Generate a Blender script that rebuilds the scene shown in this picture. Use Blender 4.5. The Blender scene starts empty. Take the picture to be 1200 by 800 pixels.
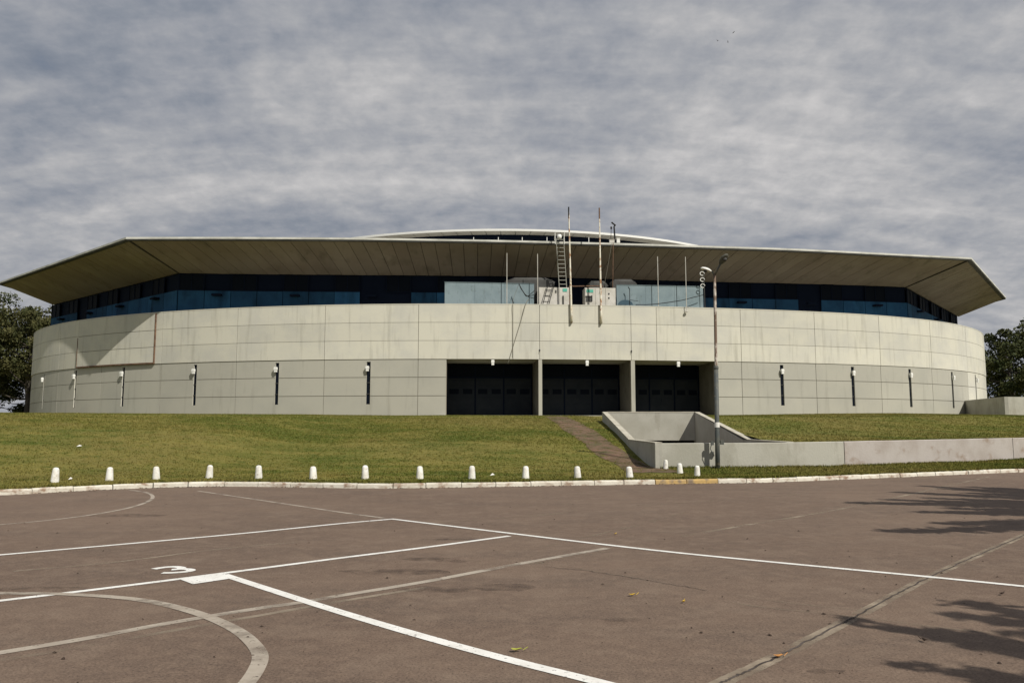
import bpy, bmesh, math, random
import numpy as np
from mathutils import Vector, Matrix, noise as mnoise
random.seed(7); np.random.seed(7)
SC = bpy.context.scene
COL = SC.collection

# ------------------------------------------------------------------ camera
FPX, PITCH, EYE = 950.0, math.radians(6.2), 1.6
cam_d = bpy.data.cameras.new('camera'); cam = bpy.data.objects.new('camera', cam_d); COL.objects.link(cam)
cam_d.sensor_width = 36.0; cam_d.lens = 36.0 * FPX / 1200.0
cam_d.clip_start = 0.1; cam_d.clip_end = 6000
cam.location = (0, 0, EYE); cam.rotation_euler = (math.radians(90) + PITCH, 0, 0)
SC.camera = cam

# ------------------------------------------------------------------ light and exposure
SUN = Vector((0.81, -1.0, 1.30)).normalized()
sd = bpy.data.lights.new('sun', 'SUN'); so = bpy.data.objects.new('sun', sd); COL.objects.link(so)
sd.energy = 4.3; sd.angle = math.radians(0.5); sd.color = (1.0, 0.95, 0.85)
so.rotation_euler = SUN.to_track_quat('Z', 'Y').to_euler(); so.location = (30, -40, 60)
SC.view_settings.view_transform = 'Standard'
try: SC.view_settings.look = 'None'
except Exception: pass
SC.view_settings.exposure = 0.0; SC.view_settings.gamma = 1.0

world = bpy.data.worlds.new('World'); SC.world = world; world.use_nodes = True
def build_world():
    nt = world.node_tree; N = nt.nodes; L = nt.links; N.clear()
    out = N.new('ShaderNodeOutputWorld'); bg = N.new('ShaderNodeBackground')
    sky = N.new('ShaderNodeTexSky'); sky.sky_type = 'NISHITA'; sky.sun_disc = False
    sky.sun_elevation = math.asin(SUN.z); sky.sun_rotation = math.atan2(SUN.x, SUN.y)
    bg.inputs[1].default_value = 0.10
    tc = N.new('ShaderNodeTexCoord'); sep = N.new('ShaderNodeSeparateXYZ'); L.new(tc.outputs['Generated'], sep.inputs[0])
    def M(op, a, b=None, c=None, clamp=False):
        n = N.new('ShaderNodeMath'); n.operation = op; n.use_clamp = clamp
        for i, v in enumerate((a, b, c)):
            if v is None: continue
            if isinstance(v, (int, float)): n.inputs[i].default_value = v
            else: L.new(v, n.inputs[i])
        return n.outputs[0]
    z = M('ADD', M('ABSOLUTE', sep.outputs[2]), 0.30)
    u = M('DIVIDE', sep.outputs[0], z); v = M('DIVIDE', sep.outputs[1], z)
    cmb = N.new('ShaderNodeCombineXYZ'); L.new(u, cmb.inputs[0]); L.new(v, cmb.inputs[1])
    def noise(scale, detail, rough, sx=1, sy=1, dist=0.0, off=(0, 0, 0)):
        mp = N.new('ShaderNodeMapping'); mp.inputs['Scale'].default_value = (sx, sy, 1); mp.inputs['Location'].default_value = off
        L.new(cmb.outputs[0], mp.inputs[0])
        n = N.new('ShaderNodeTexNoise'); n.inputs['Scale'].default_value = scale; n.inputs['Detail'].default_value = detail
        n.inputs['Roughness'].default_value = rough; n.inputs['Distortion'].default_value = dist
        L.new(mp.outputs[0], n.inputs['Vector']); return n.outputs[0]
    def ramp(x, stops):
        r = N.new('ShaderNodeValToRGB'); L.new(x, r.inputs[0]); e = r.color_ramp.elements
        e[0].position, e[0].color = stops[0][0], (*stops[0][1], 1); e[1].position, e[1].color = stops[-1][0], (*stops[-1][1], 1)
        for p, c in stops[1:-1]:
            q = e.new(p); q.color = (*c, 1)
        return r.outputs[0]
    big = noise(1.0, 4, 0.5, 0.55, 1.9, 0.0, (3.1, 1.7, 0))
    mid = noise(3.0, 5, 0.55, 0.75, 1.9, 0.15, (0.4, 2.2, 0))
    fine = noise(11.0, 6, 0.62, 1.0, 1.05, 0.2, (5, 1, 0))
    puff = noise(26.0, 4, 0.55, 1.0, 0.9, 0.0, (2, 7, 0))
    rolls = noise(1.5, 5, 0.6, 0.45, 3.4, 0.3, (1.3, 4.1, 0))
    s = M('ADD', M('ADD', M('MULTIPLY', big, 0.32), M('MULTIPLY', mid, 0.26)), M('ADD', M('MULTIPLY', fine, 0.18), M('MULTIPLY', puff, 0.09)))
    s = M('ADD', s, M('MULTIPLY', rolls, 0.17))
    s = M('ADD', s, M('MULTIPLY', M('SUBTRACT', 0.30, M('ABSOLUTE', sep.outputs[2])), 0.045))
    # cloud radiance, expressed before the background strength of 0.1
    cl = ramp(M('SUBTRACT', s, 0.008), [(0.39, (1.90, 2.20, 2.75)), (0.445, (2.55, 2.80, 3.28)), (0.485, (3.20, 3.36, 3.74)), (0.52, (3.78, 3.88, 4.14)), (0.56, (4.60, 4.60, 4.72)), (0.63, (6.2, 6.05, 6.0))])
    mask = ramp(s, [(0.32, (0.75, 0.75, 0.75)), (0.42, (1, 1, 1))])
    mx = N.new('ShaderNodeMix'); mx.data_type = 'RGBA'
    L.new(mask, mx.inputs[0]); L.new(sky.outputs[0], mx.inputs[6]); L.new(cl, mx.inputs[7])
    L.new(mx.outputs[2], bg.inputs[0]); L.new(bg.outputs[0], out.inputs[0])
build_world()

# ------------------------------------------------------------------ survey helpers (photograph pixel -> world point on a known height or depth)
def _ray(px, py):
    x = (px - 600) / FPX; y = -(py - 400) / FPX; c, s = math.cos(PITCH), math.sin(PITCH)
    return (x, c - y * s, s + y * c)
def at_z(px, py, z=0.0):
    v = _ray(px, py); t = (z - EYE) / v[2]; return (v[0] * t, v[1] * t)
def at_y(px, py, Y):
    v = _ray(px, py); t = Y / v[1]; return Vector((v[0] * t, Y, EYE + v[2] * t))

# ------------------------------------------------------------------ materials
def material(name, col, rough=0.85, var=None, vscale=1.0, vstretch=(1, 1, 1), bump=0.0, bscale=20.0, metallic=0.0,
             rand=0.0, var2=None, v2scale=6.0, v2stretch=(1, 1, 1), lo=0.42, hi=0.62, lo2=0.5, hi2=0.68, spec=0.3, detail=6, alpha=None):
    m = bpy.data.materials.new(name); m.use_nodes = True; nt = m.node_tree; N = nt.nodes; L = nt.links
    b = N['Principled BSDF']; b.inputs['Roughness'].default_value = rough; b.inputs['Metallic'].default_value = metallic
    b.inputs['Specular IOR Level'].default_value = spec
    geo = N.new('ShaderNodeNewGeometry')
    def tex(scale, st, det=detail):
        mp = N.new('ShaderNodeMapping'); mp.inputs['Scale'].default_value = st; L.new(geo.outputs['Position'], mp.inputs[0])
        n = N.new('ShaderNodeTexNoise'); n.inputs['Scale'].default_value = scale; n.inputs['Detail'].default_value = det
        n.inputs['Roughness'].default_value = 0.6
        L.new(mp.outputs[0], n.inputs['Vector']); return n.outputs[0]
    def mr(x, a, c, d=0.0, e=1.0):
        n = N.new('ShaderNodeMapRange'); L.new(x, n.inputs[0]); n.inputs[1].default_value = a; n.inputs[2].default_value = c
        n.inputs[3].default_value = d; n.inputs[4].default_value = e; return n.outputs[0]
    def mix(f, a, c):
        n = N.new('ShaderNodeMix'); n.data_type = 'RGBA'; L.new(f, n.inputs[0])
        for i, q in ((6, a), (7, c)):
            if isinstance(q, tuple): n.inputs[i].default_value = (*q, 1)
            else: L.new(q, n.inputs[i])
        return n.outputs[2]
    cur = col
    if var: cur = mix(mr(tex(vscale, vstretch), lo, hi), cur, var)
    if var2: cur = mix(mr(tex(v2scale, v2stretch), lo2, hi2), cur, var2)
    if rand:
        oi = N.new('ShaderNodeObjectInfo'); n = N.new('ShaderNodeHueSaturation')
        if isinstance(cur, tuple): n.inputs['Color'].default_value = (*cur, 1)
        else: L.new(cur, n.inputs['Color'])
        L.new(mr(oi.outputs['Random'], 0, 1, 1 - rand, 1 + rand), n.inputs['Value']); cur = n.outputs[0]
    if isinstance(cur, tuple): b.inputs['Base Color'].default_value = (*cur, 1)
    else: L.new(cur, b.inputs['Base Color'])
    if bump:
        bn = N.new('ShaderNodeBump'); bn.inputs['Strength'].default_value = bump; bn.inputs['Distance'].default_value = 0.02
        L.new(tex(bscale, (1, 1, 1), 4), bn.inputs['Height']); L.new(bn.outputs[0], b.inputs['Normal'])
    if alpha:   # worn paint: (noise scale, low, high)
        t1 = mr(tex(alpha[0], (1, 1, 1), 6), alpha[1], alpha[2]); t2 = mr(tex(alpha[0] * 9, (1, 1, 1), 3), 0.26, 0.40)
        mu = N.new('ShaderNodeMath'); mu.operation = 'MULTIPLY'; mu.use_clamp = True; L.new(t1, mu.inputs[0]); L.new(t2, mu.inputs[1])
        L.new(mu.outputs[0], b.inputs['Alpha'])
    m['keep'] = 1
    return m
MT = {}
MT['upper'] = material('painted_concrete_cream', (0.595, 0.578, 0.497), 0.9, (0.53, 0.52, 0.465), 0.35, (1, 1, 1.2), 0.25, 9, rand=0.05,
                       var2=(0.36, 0.345, 0.29), v2scale=2.4, v2stretch=(1, 1, 0.09), lo2=0.54, hi2=0.86)
MT['lower'] = material('painted_concrete_grey', (0.425, 0.413, 0.358), 0.9, (0.39, 0.382, 0.335), 0.3, (1, 1, 1), 0.25, 9, rand=0.05,
                       var2=(0.27, 0.26, 0.22), v2scale=2.0, v2stretch=(1, 1, 0.10), lo2=0.56, hi2=0.88)
MT['core'] = material('joint_concrete', (0.23, 0.20, 0.16), 0.95)
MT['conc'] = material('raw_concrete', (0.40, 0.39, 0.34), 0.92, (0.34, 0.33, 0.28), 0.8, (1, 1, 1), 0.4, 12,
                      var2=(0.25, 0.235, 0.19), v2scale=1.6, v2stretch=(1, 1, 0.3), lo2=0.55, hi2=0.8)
MT['oldconc'] = material('weathered_concrete', (0.42, 0.385, 0.36), 0.93, (0.36, 0.32, 0.29), 0.9, (1, 1, 1), 0.5, 14,
                         var2=(0.23, 0.16, 0.11), v2scale=1.1, v2stretch=(1, 1, 1.6), lo2=0.55, hi2=0.75)
MT['coping'] = material('pale_concrete', (0.52, 0.49, 0.41), 0.9, (0.40, 0.37, 0.30), 2.0, (1, 1, 1), 0.3, 14)
MT['soffit'] = material('soffit_sheet', (0.268, 0.230, 0.190), 0.8, (0.232, 0.192, 0.158), 0.25, (1, 1, 1), 0.0, 9, rand=0.06,
                        var2=(0.14, 0.12, 0.09), v2scale=0.9, v2stretch=(1, 0.4, 1), lo2=0.55, hi2=0.8)
MT['seam'] = material('dark_seam', (0.05, 0.045, 0.035), 0.9)
MT['fascia'] = material('pale_metal_edge', (0.62, 0.62, 0.58), 0.6, (0.45, 0.45, 0.41), 0.6)
MT['rooftop'] = material('roof_sheet', (0.45, 0.45, 0.43), 0.7, (0.38, 0.38, 0.37), 0.4)
MT['dome'] = material('dome_underside', (0.62, 0.59, 0.51), 0.7, (0.5, 0.47, 0.4), 0.4, rand=0.03)
MT['white'] = material('white_metal', (0.80, 0.80, 0.77), 0.5)
MT['blue'] = material('blue_painted_sheet', (0.022, 0.092, 0.19), 0.95, (0.016, 0.068, 0.15), 0.5, (1, 1, 1), rand=0.30,
                      var2=(0.008, 0.035, 0.075), v2scale=0.9, v2stretch=(1, 1, 0.3), lo2=0.5, hi2=0.75)
MT['navy'] = material('navy_frame', (0.006, 0.011, 0.026), 0.8, spec=0.1)
MT['baywall'] = material('dark_bay_concrete', (0.17, 0.16, 0.135), 0.95, (0.13, 0.12, 0.10), 0.8)  # darker concrete tone for the side walls of the bays
MT['dark'] = material('dark_glass', (0.006, 0.009, 0.016), 0.6, spec=0.06)
MT['duct'] = material('galvanised_sheet', (0.075, 0.075, 0.072), 0.7, (0.05, 0.05, 0.048), 1.0)
MT['screen'] = material('pale_blue_sheet', (0.225, 0.285, 0.31), 0.95, (0.18, 0.235, 0.26), 0.7, (1, 1, 1), 0.2, 6,
                        var2=(0.14, 0.18, 0.19), v2scale=3.2, v2stretch=(1, 1, 0.5), lo2=0.56, hi2=0.78)
MT['acwhite'] = material('off_white_casing', (0.58, 0.56, 0.52), 0.7, (0.47, 0.45, 0.40), 1.4)
MT['green'] = material('green_label', (0.10, 0.42, 0.33), 0.6)
MT['rust'] = material('rusty_steel', (0.19, 0.115, 0.075), 0.9, (0.11, 0.065, 0.045), 3.0)
MT['polewhite'] = material('rust_streaked_white_paint', (0.78, 0.75, 0.66), 0.7, (0.72, 0.66, 0.52), 2.0, (1, 1, 1),
                           var2=(0.36, 0.19, 0.10), v2scale=3.5, v2stretch=(1, 1, 0.8), lo2=0.52, hi2=0.62)
MT['black'] = material('black_cable', (0.015, 0.015, 0.015), 0.7)
MT['greycable'] = material('grey_cable', (0.16, 0.15, 0.12), 0.8)
MT['door'] = material('navy_door_steel', (0.030, 0.035, 0.042), 0.8, (0.023, 0.028, 0.036), 0.8, spec=0.12)
MT['post'] = material('weathered_grey_post', (0.075, 0.085, 0.085), 0.6, (0.12, 0.12, 0.10), 2.0, (1, 1, 1),
                      var2=(0.26, 0.22, 0.17), v2scale=5.0, lo2=0.6, hi2=0.72)
MT['postup'] = material('flaking_post_top', (0.16, 0.11, 0.08), 0.7, (0.5, 0.46, 0.4), 5.0, (1, 1, 0.5), lo=0.5, hi=0.62)
MT['bollard'] = material('white_limewash', (0.80, 0.79, 0.75), 0.85, (0.66, 0.63, 0.56), 7.0, (1, 1, 1), 0.5, 40, rand=0.05, var2=(0.36, 0.31, 0.24), v2scale=11, lo2=0.60, hi2=0.70)
MT['kerbwhite'] = material('chipped_white_kerb', (0.66, 0.63, 0.55), 0.9, (0.56, 0.52, 0.44), 2.4, (1, 1, 1), 0.6, 22, rand=0.06,
                           var2=(0.30, 0.21, 0.15), v2scale=3.1, v2stretch=(1, 1, 1.6), lo2=0.50, hi2=0.66)
MT['kerbyellow'] = material('chipped_yellow_kerb', (0.50, 0.34, 0.13), 0.9, (0.42, 0.30, 0.14), 2.0, (1, 1, 1), 0.6, 22, rand=0.08,
                            var2=(0.22, 0.17, 0.12), v2scale=3.1, lo2=0.5, hi2=0.64)
MT['paint'] = material('fresh_white_line', (0.80, 0.79, 0.76), 0.7, (0.70, 0.68, 0.64), 4.0, alpha=(3.0, 0.22, 0.34))
MT['oldpaint'] = material('worn_white_line', (0.40, 0.35, 0.29), 0.85, (0.33, 0.28, 0.23), 2.5, alpha=(2.0, 0.28, 0.50))
MT['faint'] = material('faded_line', (0.30, 0.245, 0.185), 0.9, alpha=(1.2, 0.36, 0.66))
MT['ghost'] = material('almost_gone_line', (0.25, 0.20, 0.15), 0.9, alpha=(0.9, 0.42, 0.80))
MT['crack'] = material('tar_joint', (0.045, 0.035, 0.03), 0.9, (0.10, 0.08, 0.07), 3.0, alpha=(3.0, 0.25, 0.42))
MT['patch'] = material('joint_patch', (0.30, 0.245, 0.185), 0.9, alpha=(1.6, 0.36, 0.62))
MT['stain'] = material('dark_stain', (0.092, 0.066, 0.053), 0.85, alpha=(4.5, 0.40, 0.95))
MT['dirt'] = material('worn_earth', (0.175, 0.105, 0.072), 0.95, (0.11, 0.085, 0.045), 1.2, (1, 1, 1), 0.6, 18,
                      var2=(0.08, 0.075, 0.03), v2scale=2.6, lo2=0.52, hi2=0.66, alpha=(1.5, 0.30, 0.48))
MT['bark'] = material('bark', (0.09, 0.075, 0.06), 0.95, (0.05, 0.045, 0.035), 3.0, (1, 1, 0.3), 0.5, 12)

def asphalt_mat():
    m = bpy.data.materials.new('worn_asphalt'); m.use_nodes = True; nt = m.node_tree; N = nt.nodes; L = nt.links
    b = N['Principled BSDF']; b.inputs['Specular IOR Level'].default_value = 0.25
    geo = N.new('ShaderNodeNewGeometry')
    def tex(sc, det, rough=0.6, st=(1, 1, 1)):
        mp = N.new('ShaderNodeMapping'); mp.inputs['Scale'].default_value = st; L.new(geo.outputs['Position'], mp.inputs[0])
        n = N.new('ShaderNodeTexNoise'); n.inputs['Scale'].default_value = sc; n.inputs['Detail'].default_value = det; n.inputs['Roughness'].default_value = rough
        L.new(mp.outputs[0], n.inputs['Vector']); return n.outputs[0]
    def mr(x, a, c, d=0.0, e=1.0):
        n = N.new('ShaderNodeMapRange'); L.new(x, n.inputs[0])
        for i, q in enumerate((a, c, d, e)): n.inputs[i + 1].default_value = q
        return n.outputs[0]
    def mix(f, a, c):
        n = N.new('ShaderNodeMix'); n.data_type = 'RGBA'; L.new(f, n.inputs[0])
        for i, q in ((6, a), (7, c)):
            if isinstance(q, tuple): n.inputs[i].default_value = (*q, 1)
            else: L.new(q, n.inputs[i])
        return n.outputs[2]
    c = mix(mr(tex(0.16, 5), 0.38, 0.62), (0.112, 0.075, 0.056), (0.172, 0.120, 0.088))       # broad patches
    c = mix(mr(tex(0.55, 6, 0.65, (0.6, 1.6, 1)), 0.44, 0.70), c, (0.098, 0.070, 0.055))      # tyre-dark streaks
    c = mix(mr(tex(6.5, 6, 0.7), 0.45, 0.66, 0.0, 0.7), c, (0.205, 0.145, 0.105))
    c = mix(mr(tex(1.7, 7, 0.7), 0.50, 0.74), c, (0.212, 0.156, 0.116))                        # pale dusty blotches
    c = mix(mr(tex(3.3, 8, 0.75), 0.58, 0.70, 0.0, 0.8), c, (0.080, 0.056, 0.046))                       # small stains
    c = mix(mr(tex(38, 4, 0.8), 0.42, 0.72, 0.0, 0.75), c, (0.255, 0.186, 0.140))               # aggregate light
    c = mix(mr(tex(55, 3, 0.75), 0.50, 0.70, 0.0, 0.95), c, (0.050, 0.036, 0.028))               # aggregate dark
    L.new(c, b.inputs['Base Color']); b.inputs['Roughness'].default_value = 0.88
    bn = N.new('ShaderNodeBump'); bn.inputs['Strength'].default_value = 0.55; bn.inputs['Distance'].default_value = 0.006
    L.new(tex(60, 5, 0.7), bn.inputs['Height']); L.new(bn.outputs[0], b.inputs['Normal'])
    return m
def grass_mat(name, blades=False):
    m = bpy.data.materials.new(name); m.use_nodes = True; nt = m.node_tree; N = nt.nodes; L = nt.links
    b = N['Principled BSDF']; b.inputs['Specular IOR Level'].default_value = 0.15; b.inputs['Roughness'].default_value = 0.9
    geo = N.new('ShaderNodeNewGeometry')
    def tex(sc, det, rough=0.6, st=(1, 1, 1)):
        mp = N.new('ShaderNodeMapping'); mp.inputs['Scale'].default_value = st; L.new(geo.outputs['Position'], mp.inputs[0])
        n = N.new('ShaderNodeTexNoise'); n.inputs['Scale'].default_value = sc; n.inputs['Detail'].default_value = det; n.inputs['Roughness'].default_value = rough
        L.new(mp.outputs[0], n.inputs['Vector']); return n.outputs[0]
    def mr(x, a, c, d=0.0, e=1.0):
        n = N.new('ShaderNodeMapRange'); L.new(x, n.inputs[0])
        for i, q in enumerate((a, c, d, e)): n.inputs[i + 1].default_value = q
        return n.outputs[0]
    def mix(f, a, c):
        n = N.new('ShaderNodeMix'); n.data_type = 'RGBA'; L.new(f, n.inputs[0])
        for i, q in ((6, a), (7, c)):
            if isinstance(q, tuple): n.inputs[i].default_value = (*q, 1)
            else: L.new(q, n.inputs[i])
        return n.outputs[2]
    k = 1.0
    c = mix(mr(tex(0.22, 4), 0.40, 0.62), (0.076 * k, 0.100 * k, 0.015 * k), (0.126 * k, 0.134 * k, 0.022 * k))
    c = mix(mr(tex(0.11, 3, 0.6), 0.46, 0.60, 0.0, 0.75), c, (0.200, 0.160, 0.052))
    c = mix(mr(tex(0.50, 6, 0.65, (0.45, 1.5, 1)), 0.44, 0.66), c, (0.215 * k, 0.185 * k, 0.050 * k))   # dry mown streaks
    c = mix(mr(tex(1.6, 6, 0.7), 0.50, 0.70), c, (0.068 * k, 0.088 * k, 0.013 * k))
    c = mix(mr(tex(7.0, 4, 0.7), 0.48, 0.75), c, (0.23 * k, 0.19 * k, 0.055 * k))
    c = mix(mr(tex(26, 3, 0.7), 0.50, 0.75), c, (0.055, 0.064, 0.011))
    L.new(c, b.inputs['Base Color'])
    if not blades:
        bn = N.new('ShaderNodeBump'); bn.inputs['Strength'].default_value = 0.7; bn.inputs['Distance'].default_value = 0.05
        L.new(tex(11, 6, 0.75), bn.inputs['Height']); L.new(bn.outputs[0], b.inputs['Normal'])
    return m
def leaf_mat(name, a, c):
    m = bpy.data.materials.new(name); m.use_nodes = True; nt = m.node_tree; N = nt.nodes; L = nt.links
    b = N['Principled BSDF']; b.inputs['Specular IOR Level'].default_value = 0.2; b.inputs['Roughness'].default_value = 0.7
    geo = N.new('ShaderNodeNewGeometry'); n = N.new('ShaderNodeTexNoise'); n.inputs['Scale'].default_value = 0.8; n.inputs['Detail'].default_value = 5
    L.new(geo.outputs['Position'], n.inputs['Vector'])
    r = N.new('ShaderNodeMapRange'); L.new(n.outputs[0], r.inputs[0]); r.inputs[1].default_value = .38; r.inputs[2].default_value = .64
    mx = N.new('ShaderNodeMix'); mx.data_type = 'RGBA'; L.new(r.outputs[0], mx.inputs[0]); mx.inputs[6].default_value = (*a, 1); mx.inputs[7].default_value = (*c, 1)
    L.new(mx.outputs[2], b.inputs['Base Color']); return m
MT['asphalt'] = asphalt_mat(); MT['grass'] = grass_mat('mown_grass'); MT['blade'] = grass_mat('grass_blade', True)
MT['leaf'] = leaf_mat('olive_leaf', (0.042, 0.048, 0.016), (0.090, 0.085, 0.030))
MT['leafdark'] = leaf_mat('dark_leaf', (0.032, 0.045, 0.014), (0.074, 0.078, 0.026))
MT['yleaf'] = material('yellow_leaf', (0.50, 0.33, 0.04), 0.7)
MT['gleaf'] = material('green_yellow_leaf', (0.33, 0.34, 0.06), 0.7)
MT['oleaf'] = material('orange_leaf', (0.42, 0.20, 0.06), 0.7)
MT['bits'] = material('dark_crumbs', (0.045, 0.03, 0.022), 0.9)
MT['whitepaint_blob'] = material('white_splash', (0.75, 0.74, 0.70), 0.8)

# ------------------------------------------------------------------ mesh helpers
class MB:
    def __init__(s): s.v = []; s.f = []
    def add(s, vs, fs):
        k = len(s.v); s.v += [tuple(q) for q in vs]; s.f += [tuple(i + k for i in f) for f in fs]; return s
    def box(s, c, size, rz=0.0, ax=None):
        """c = centre, size = full extents, rz = turn about z, or ax = (ux, uy, uz) local axes"""
        c = Vector(c)
        if ax is None:
            ca, sa = math.cos(rz), math.sin(rz); ax = (Vector((ca, sa, 0)), Vector((-sa, ca, 0)), Vector((0, 0, 1)))
        P = []
        for k in (-.5, .5):
            for i, j in ((-.5, -.5), (.5, -.5), (.5, .5), (-.5, .5)):
                P.append(c + ax[0] * size[0] * i + ax[1] * size[1] * j + ax[2] * size[2] * k)
        return s.add(P, [(3, 2, 1, 0), (4, 5, 6, 7), (0, 1, 5, 4), (1, 2, 6, 5), (2, 3, 7, 6), (3, 0, 4, 7)])
    def tube(s, pts, r, n=6, cap=True):
        pts = [Vector(p) for p in pts]; rs = r if isinstance(r, (list, tuple)) else [r] * len(pts)
        V = []; k = len(pts)
        up = Vector((0, 0, 1)); prev = None
        for i, p in enumerate(pts):
            d = (pts[min(i + 1, k - 1)] - pts[max(i - 1, 0)]).normalized()
            a = d.cross(up if abs(d.z) < 0.95 else Vector((1, 0, 0))).normalized()
            if prev is not None and a.dot(prev) < 0: a = -a
            prev = a; b2 = d.cross(a)
            for j in range(n):
                t = 2 * math.pi * j / n; V.append(p + (a * math.cos(t) + b2 * math.sin(t)) * rs[i])
        F = []
        for i in range(k - 1):
            for j in range(n):
                F.append((i * n + j, i * n + (j + 1) % n, (i + 1) * n + (j + 1) % n, (i + 1) * n + j))
        if cap: F.append(tuple(range(n - 1, -1, -1))); F.append(tuple((k - 1) * n + j for j in range(n)))
        return s.add(V, F)
    def lathe(s, c, prof, n=16):
        c = Vector(c); V = []; F = []
        for r, z in prof:
            for j in range(n):
                t = 2 * math.pi * j / n; V.append(c + Vector((r * math.cos(t), r * math.sin(t), z)))
        for i in range(len(prof) - 1):
            for j in range(n): F.append((i * n + j, i * n + (j + 1) % n, (i + 1) * n + (j + 1) % n, (i + 1) * n + j))
        F.append(tuple(range(n - 1, -1, -1))); F.append(tuple((len(prof) - 1) * n + j for j in range(n)))
        return s.add(V, F)
    def mesh(s, name, mat, smooth=False, origin=None):
        me = bpy.data.meshes.new(name)
        if origin is not None:
            o = Vector(origin); s.v = [tuple(Vector(q) - o) for q in s.v]
        me.from_pydata(s.v, [], s.f); me.update()
        if mat: me.materials.append(MT[mat] if isinstance(mat, str) else mat)
        if smooth:
            me.polygons.foreach_set('use_smooth', [True] * len(me.polygons)); me.update()
        return me
    def obj(s, name, mat, parent=None, smooth=False, fix=True, origin=None):
        me = s.mesh(name, mat, smooth, origin)
        if fix:
            bm = bmesh.new(); bm.from_mesh(me); bmesh.ops.recalc_face_normals(bm, faces=bm.faces); bm.to_mesh(me); bm.free()
        o = bpy.data.objects.new(name, me); COL.objects.link(o)
        if origin is not None and parent is None: o.location = origin
        if parent is not None: o.parent = parent
        return o
def tag(o, label=None, cat=None, group=None, kind=None):
    if label: o['label'] = label
    if cat: o['category'] = cat
    if group: o['group'] = group
    if kind: o['kind'] = kind
    return o
def empty(name, loc=(0, 0, 0), rz=0.0):
    o = bpy.data.objects.new(name, None); o.location = loc; o.rotation_euler = (0, 0, rz); o.empty_display_size = 0.3; COL.objects.link(o); return o
def copy_thing(root):
    r = root.copy(); COL.objects.link(r)
    for ch in root.children:
        c = ch.copy(); COL.objects.link(c); c.parent = r
        for g in ch.children:
            d = g.copy(); COL.objects.link(d); d.parent = c
    return r
def lerp_tab(x, tab):
    if x <= tab[0][0]:
        (a, b), (c, d) = tab[0], tab[1]
    elif x >= tab[-1][0]:
        (a, b), (c, d) = tab[-2], tab[-1]
    else:
        for (a, b), (c, d) in zip(tab, tab[1:]):
            if a <= x <= c: break
    return b + (d - b) * (x - a) / (c - a)
def smooth(a, b, x):
    t = min(1, max(0, (x - a) / (b - a))); return t * t * (3 - 2 * t)
def catmull(P, n=8):
    P = [Vector(p) for p in P]; Q = [P[0] * 2 - P[1]] + P + [P[-1] * 2 - P[-2]]; out = []
    for i in range(1, len(Q) - 2):
        a, b, c, d = Q[i - 1:i + 3]
        for k in range(n):
            t = k / n
            out.append(0.5 * ((2 * b) + (c - a) * t + (2 * a - 5 * b + 4 * c - d) * t * t + (3 * b - a - 3 * c + d) * t ** 3))
    out.append(P[-1]); return out

# ------------------------------------------------------------------ terrain
KERB_PX = [(0, 580), (58, 577), (115, 574), (175, 571.5), (235, 570), (300, 570), (440, 572), (560, 570.5), (650, 569), (750, 567.5), (840, 566), (900, 565), (1040, 559.5), (1200, 553)]
KP = [(-60, 2.0), (-45, 8.2), (-32, 13.2), (-24, 16.1), (-18.5, 18.0), (-15.2, 19.05)] + [at_z(*p) for p in KERB_PX] + [(23, 31.6), (30, 34.9), (42, 40.0), (60, 47)]
KLINE = catmull([(x, y, 0) for x, y in KP], 10)
KTAB = [(p.x, p.y) for p in KLINE]
def kerb_y(x): return lerp_tab(x, KTAB)
WX0, WX1, PIT_Y = 5.25, 10.45, 46.0
WALL_TAB = [(5.25, 29.3), (7.7, 29.6), (9.4, 30.0), (12.0, 31.0), (15.0, 32.5), (18.5, 34.4), (22.0, 36.4), (32, 42.5), (60, 60)]
def wall_y(x): return lerp_tab(x, WALL_TAB)
LEFT_TAB = [(-5, .12), (0, .125), (1, .16), (5, .22), (7, .32), (9, .52), (16, 1.44), (23, 2.20), (27, 2.42), (42, 2.70), (60, 2.74), (80, 2.74)]
def h_ground(x, y):
    b = 0.0012 * 0
    zl = lerp_tab(min(y - kerb_y(x), 79), LEFT_TAB)
    if x > WX0:
        t = y - wall_y(x)
        if t <= 0: return h_strip(x, y)
        else: z = lerp_tab(min(t, 70), [(0, 1.12), (3.5, 1.16), (7, 1.40), (16.5, 2.36), (24, 2.55), (36, 2.74), (80, 2.74)])
        if y > PIT_Y and x < 14: 
            w = smooth(WX0, 12, x); z = z * w + zl * (1 - w)
    else: z = zl
    z += 0.34 * smooth(12, 32, x) * smooth(48, 66, y)
    z += 0.035 * mnoise.noise(Vector((x * .35, y * .35, 1.0))) * smooth(0.3, 3, y - kerb_y(x))
    return z

def h_strip(x, y):
    return lerp_tab(min(max(y - kerb_y(x), 0), 7), [(-1, .12), (0, .125), (1, .16), (7, .27)]) + 0.03 * mnoise.noise(Vector((x * .5, y * .5, 1.0))) * smooth(0.3, 2, y - kerb_y(x))
def sheet_cols(xs, y0f, y1f, steps, mb, hf=None):
    rows = None; V = []
    for x in xs:
        a, b = y0f(x), y1f(x)
        for t in steps:
            y = a + (b - a) * t; V.append((x, y, (hf or h_ground)(x, y)))
    n = len(steps); F = []
    for i in range(len(xs) - 1):
        for j in range(n - 1): F.append((i * n + j, (i + 1) * n + j, (i + 1) * n + j + 1, i * n + j + 1))
    mb.add(V, F)
lin = lambda a, b, n: [a + (b - a) * i / (n - 1) for i in range(n)]
rows_abs = [i * .4 / 210 for i in range(118)]; rows_abs += [rows_abs[-1] + (1 - rows_abs[-1]) * ((i + 1) / 24) ** 1.6 for i in range(24)]
lawn = MB()
nearsteps = [i / 90 * 0.12 ** (0) for i in range(91)]
def geo_steps(n, p): return [(i / n) ** p for i in range(n + 1)]
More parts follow.
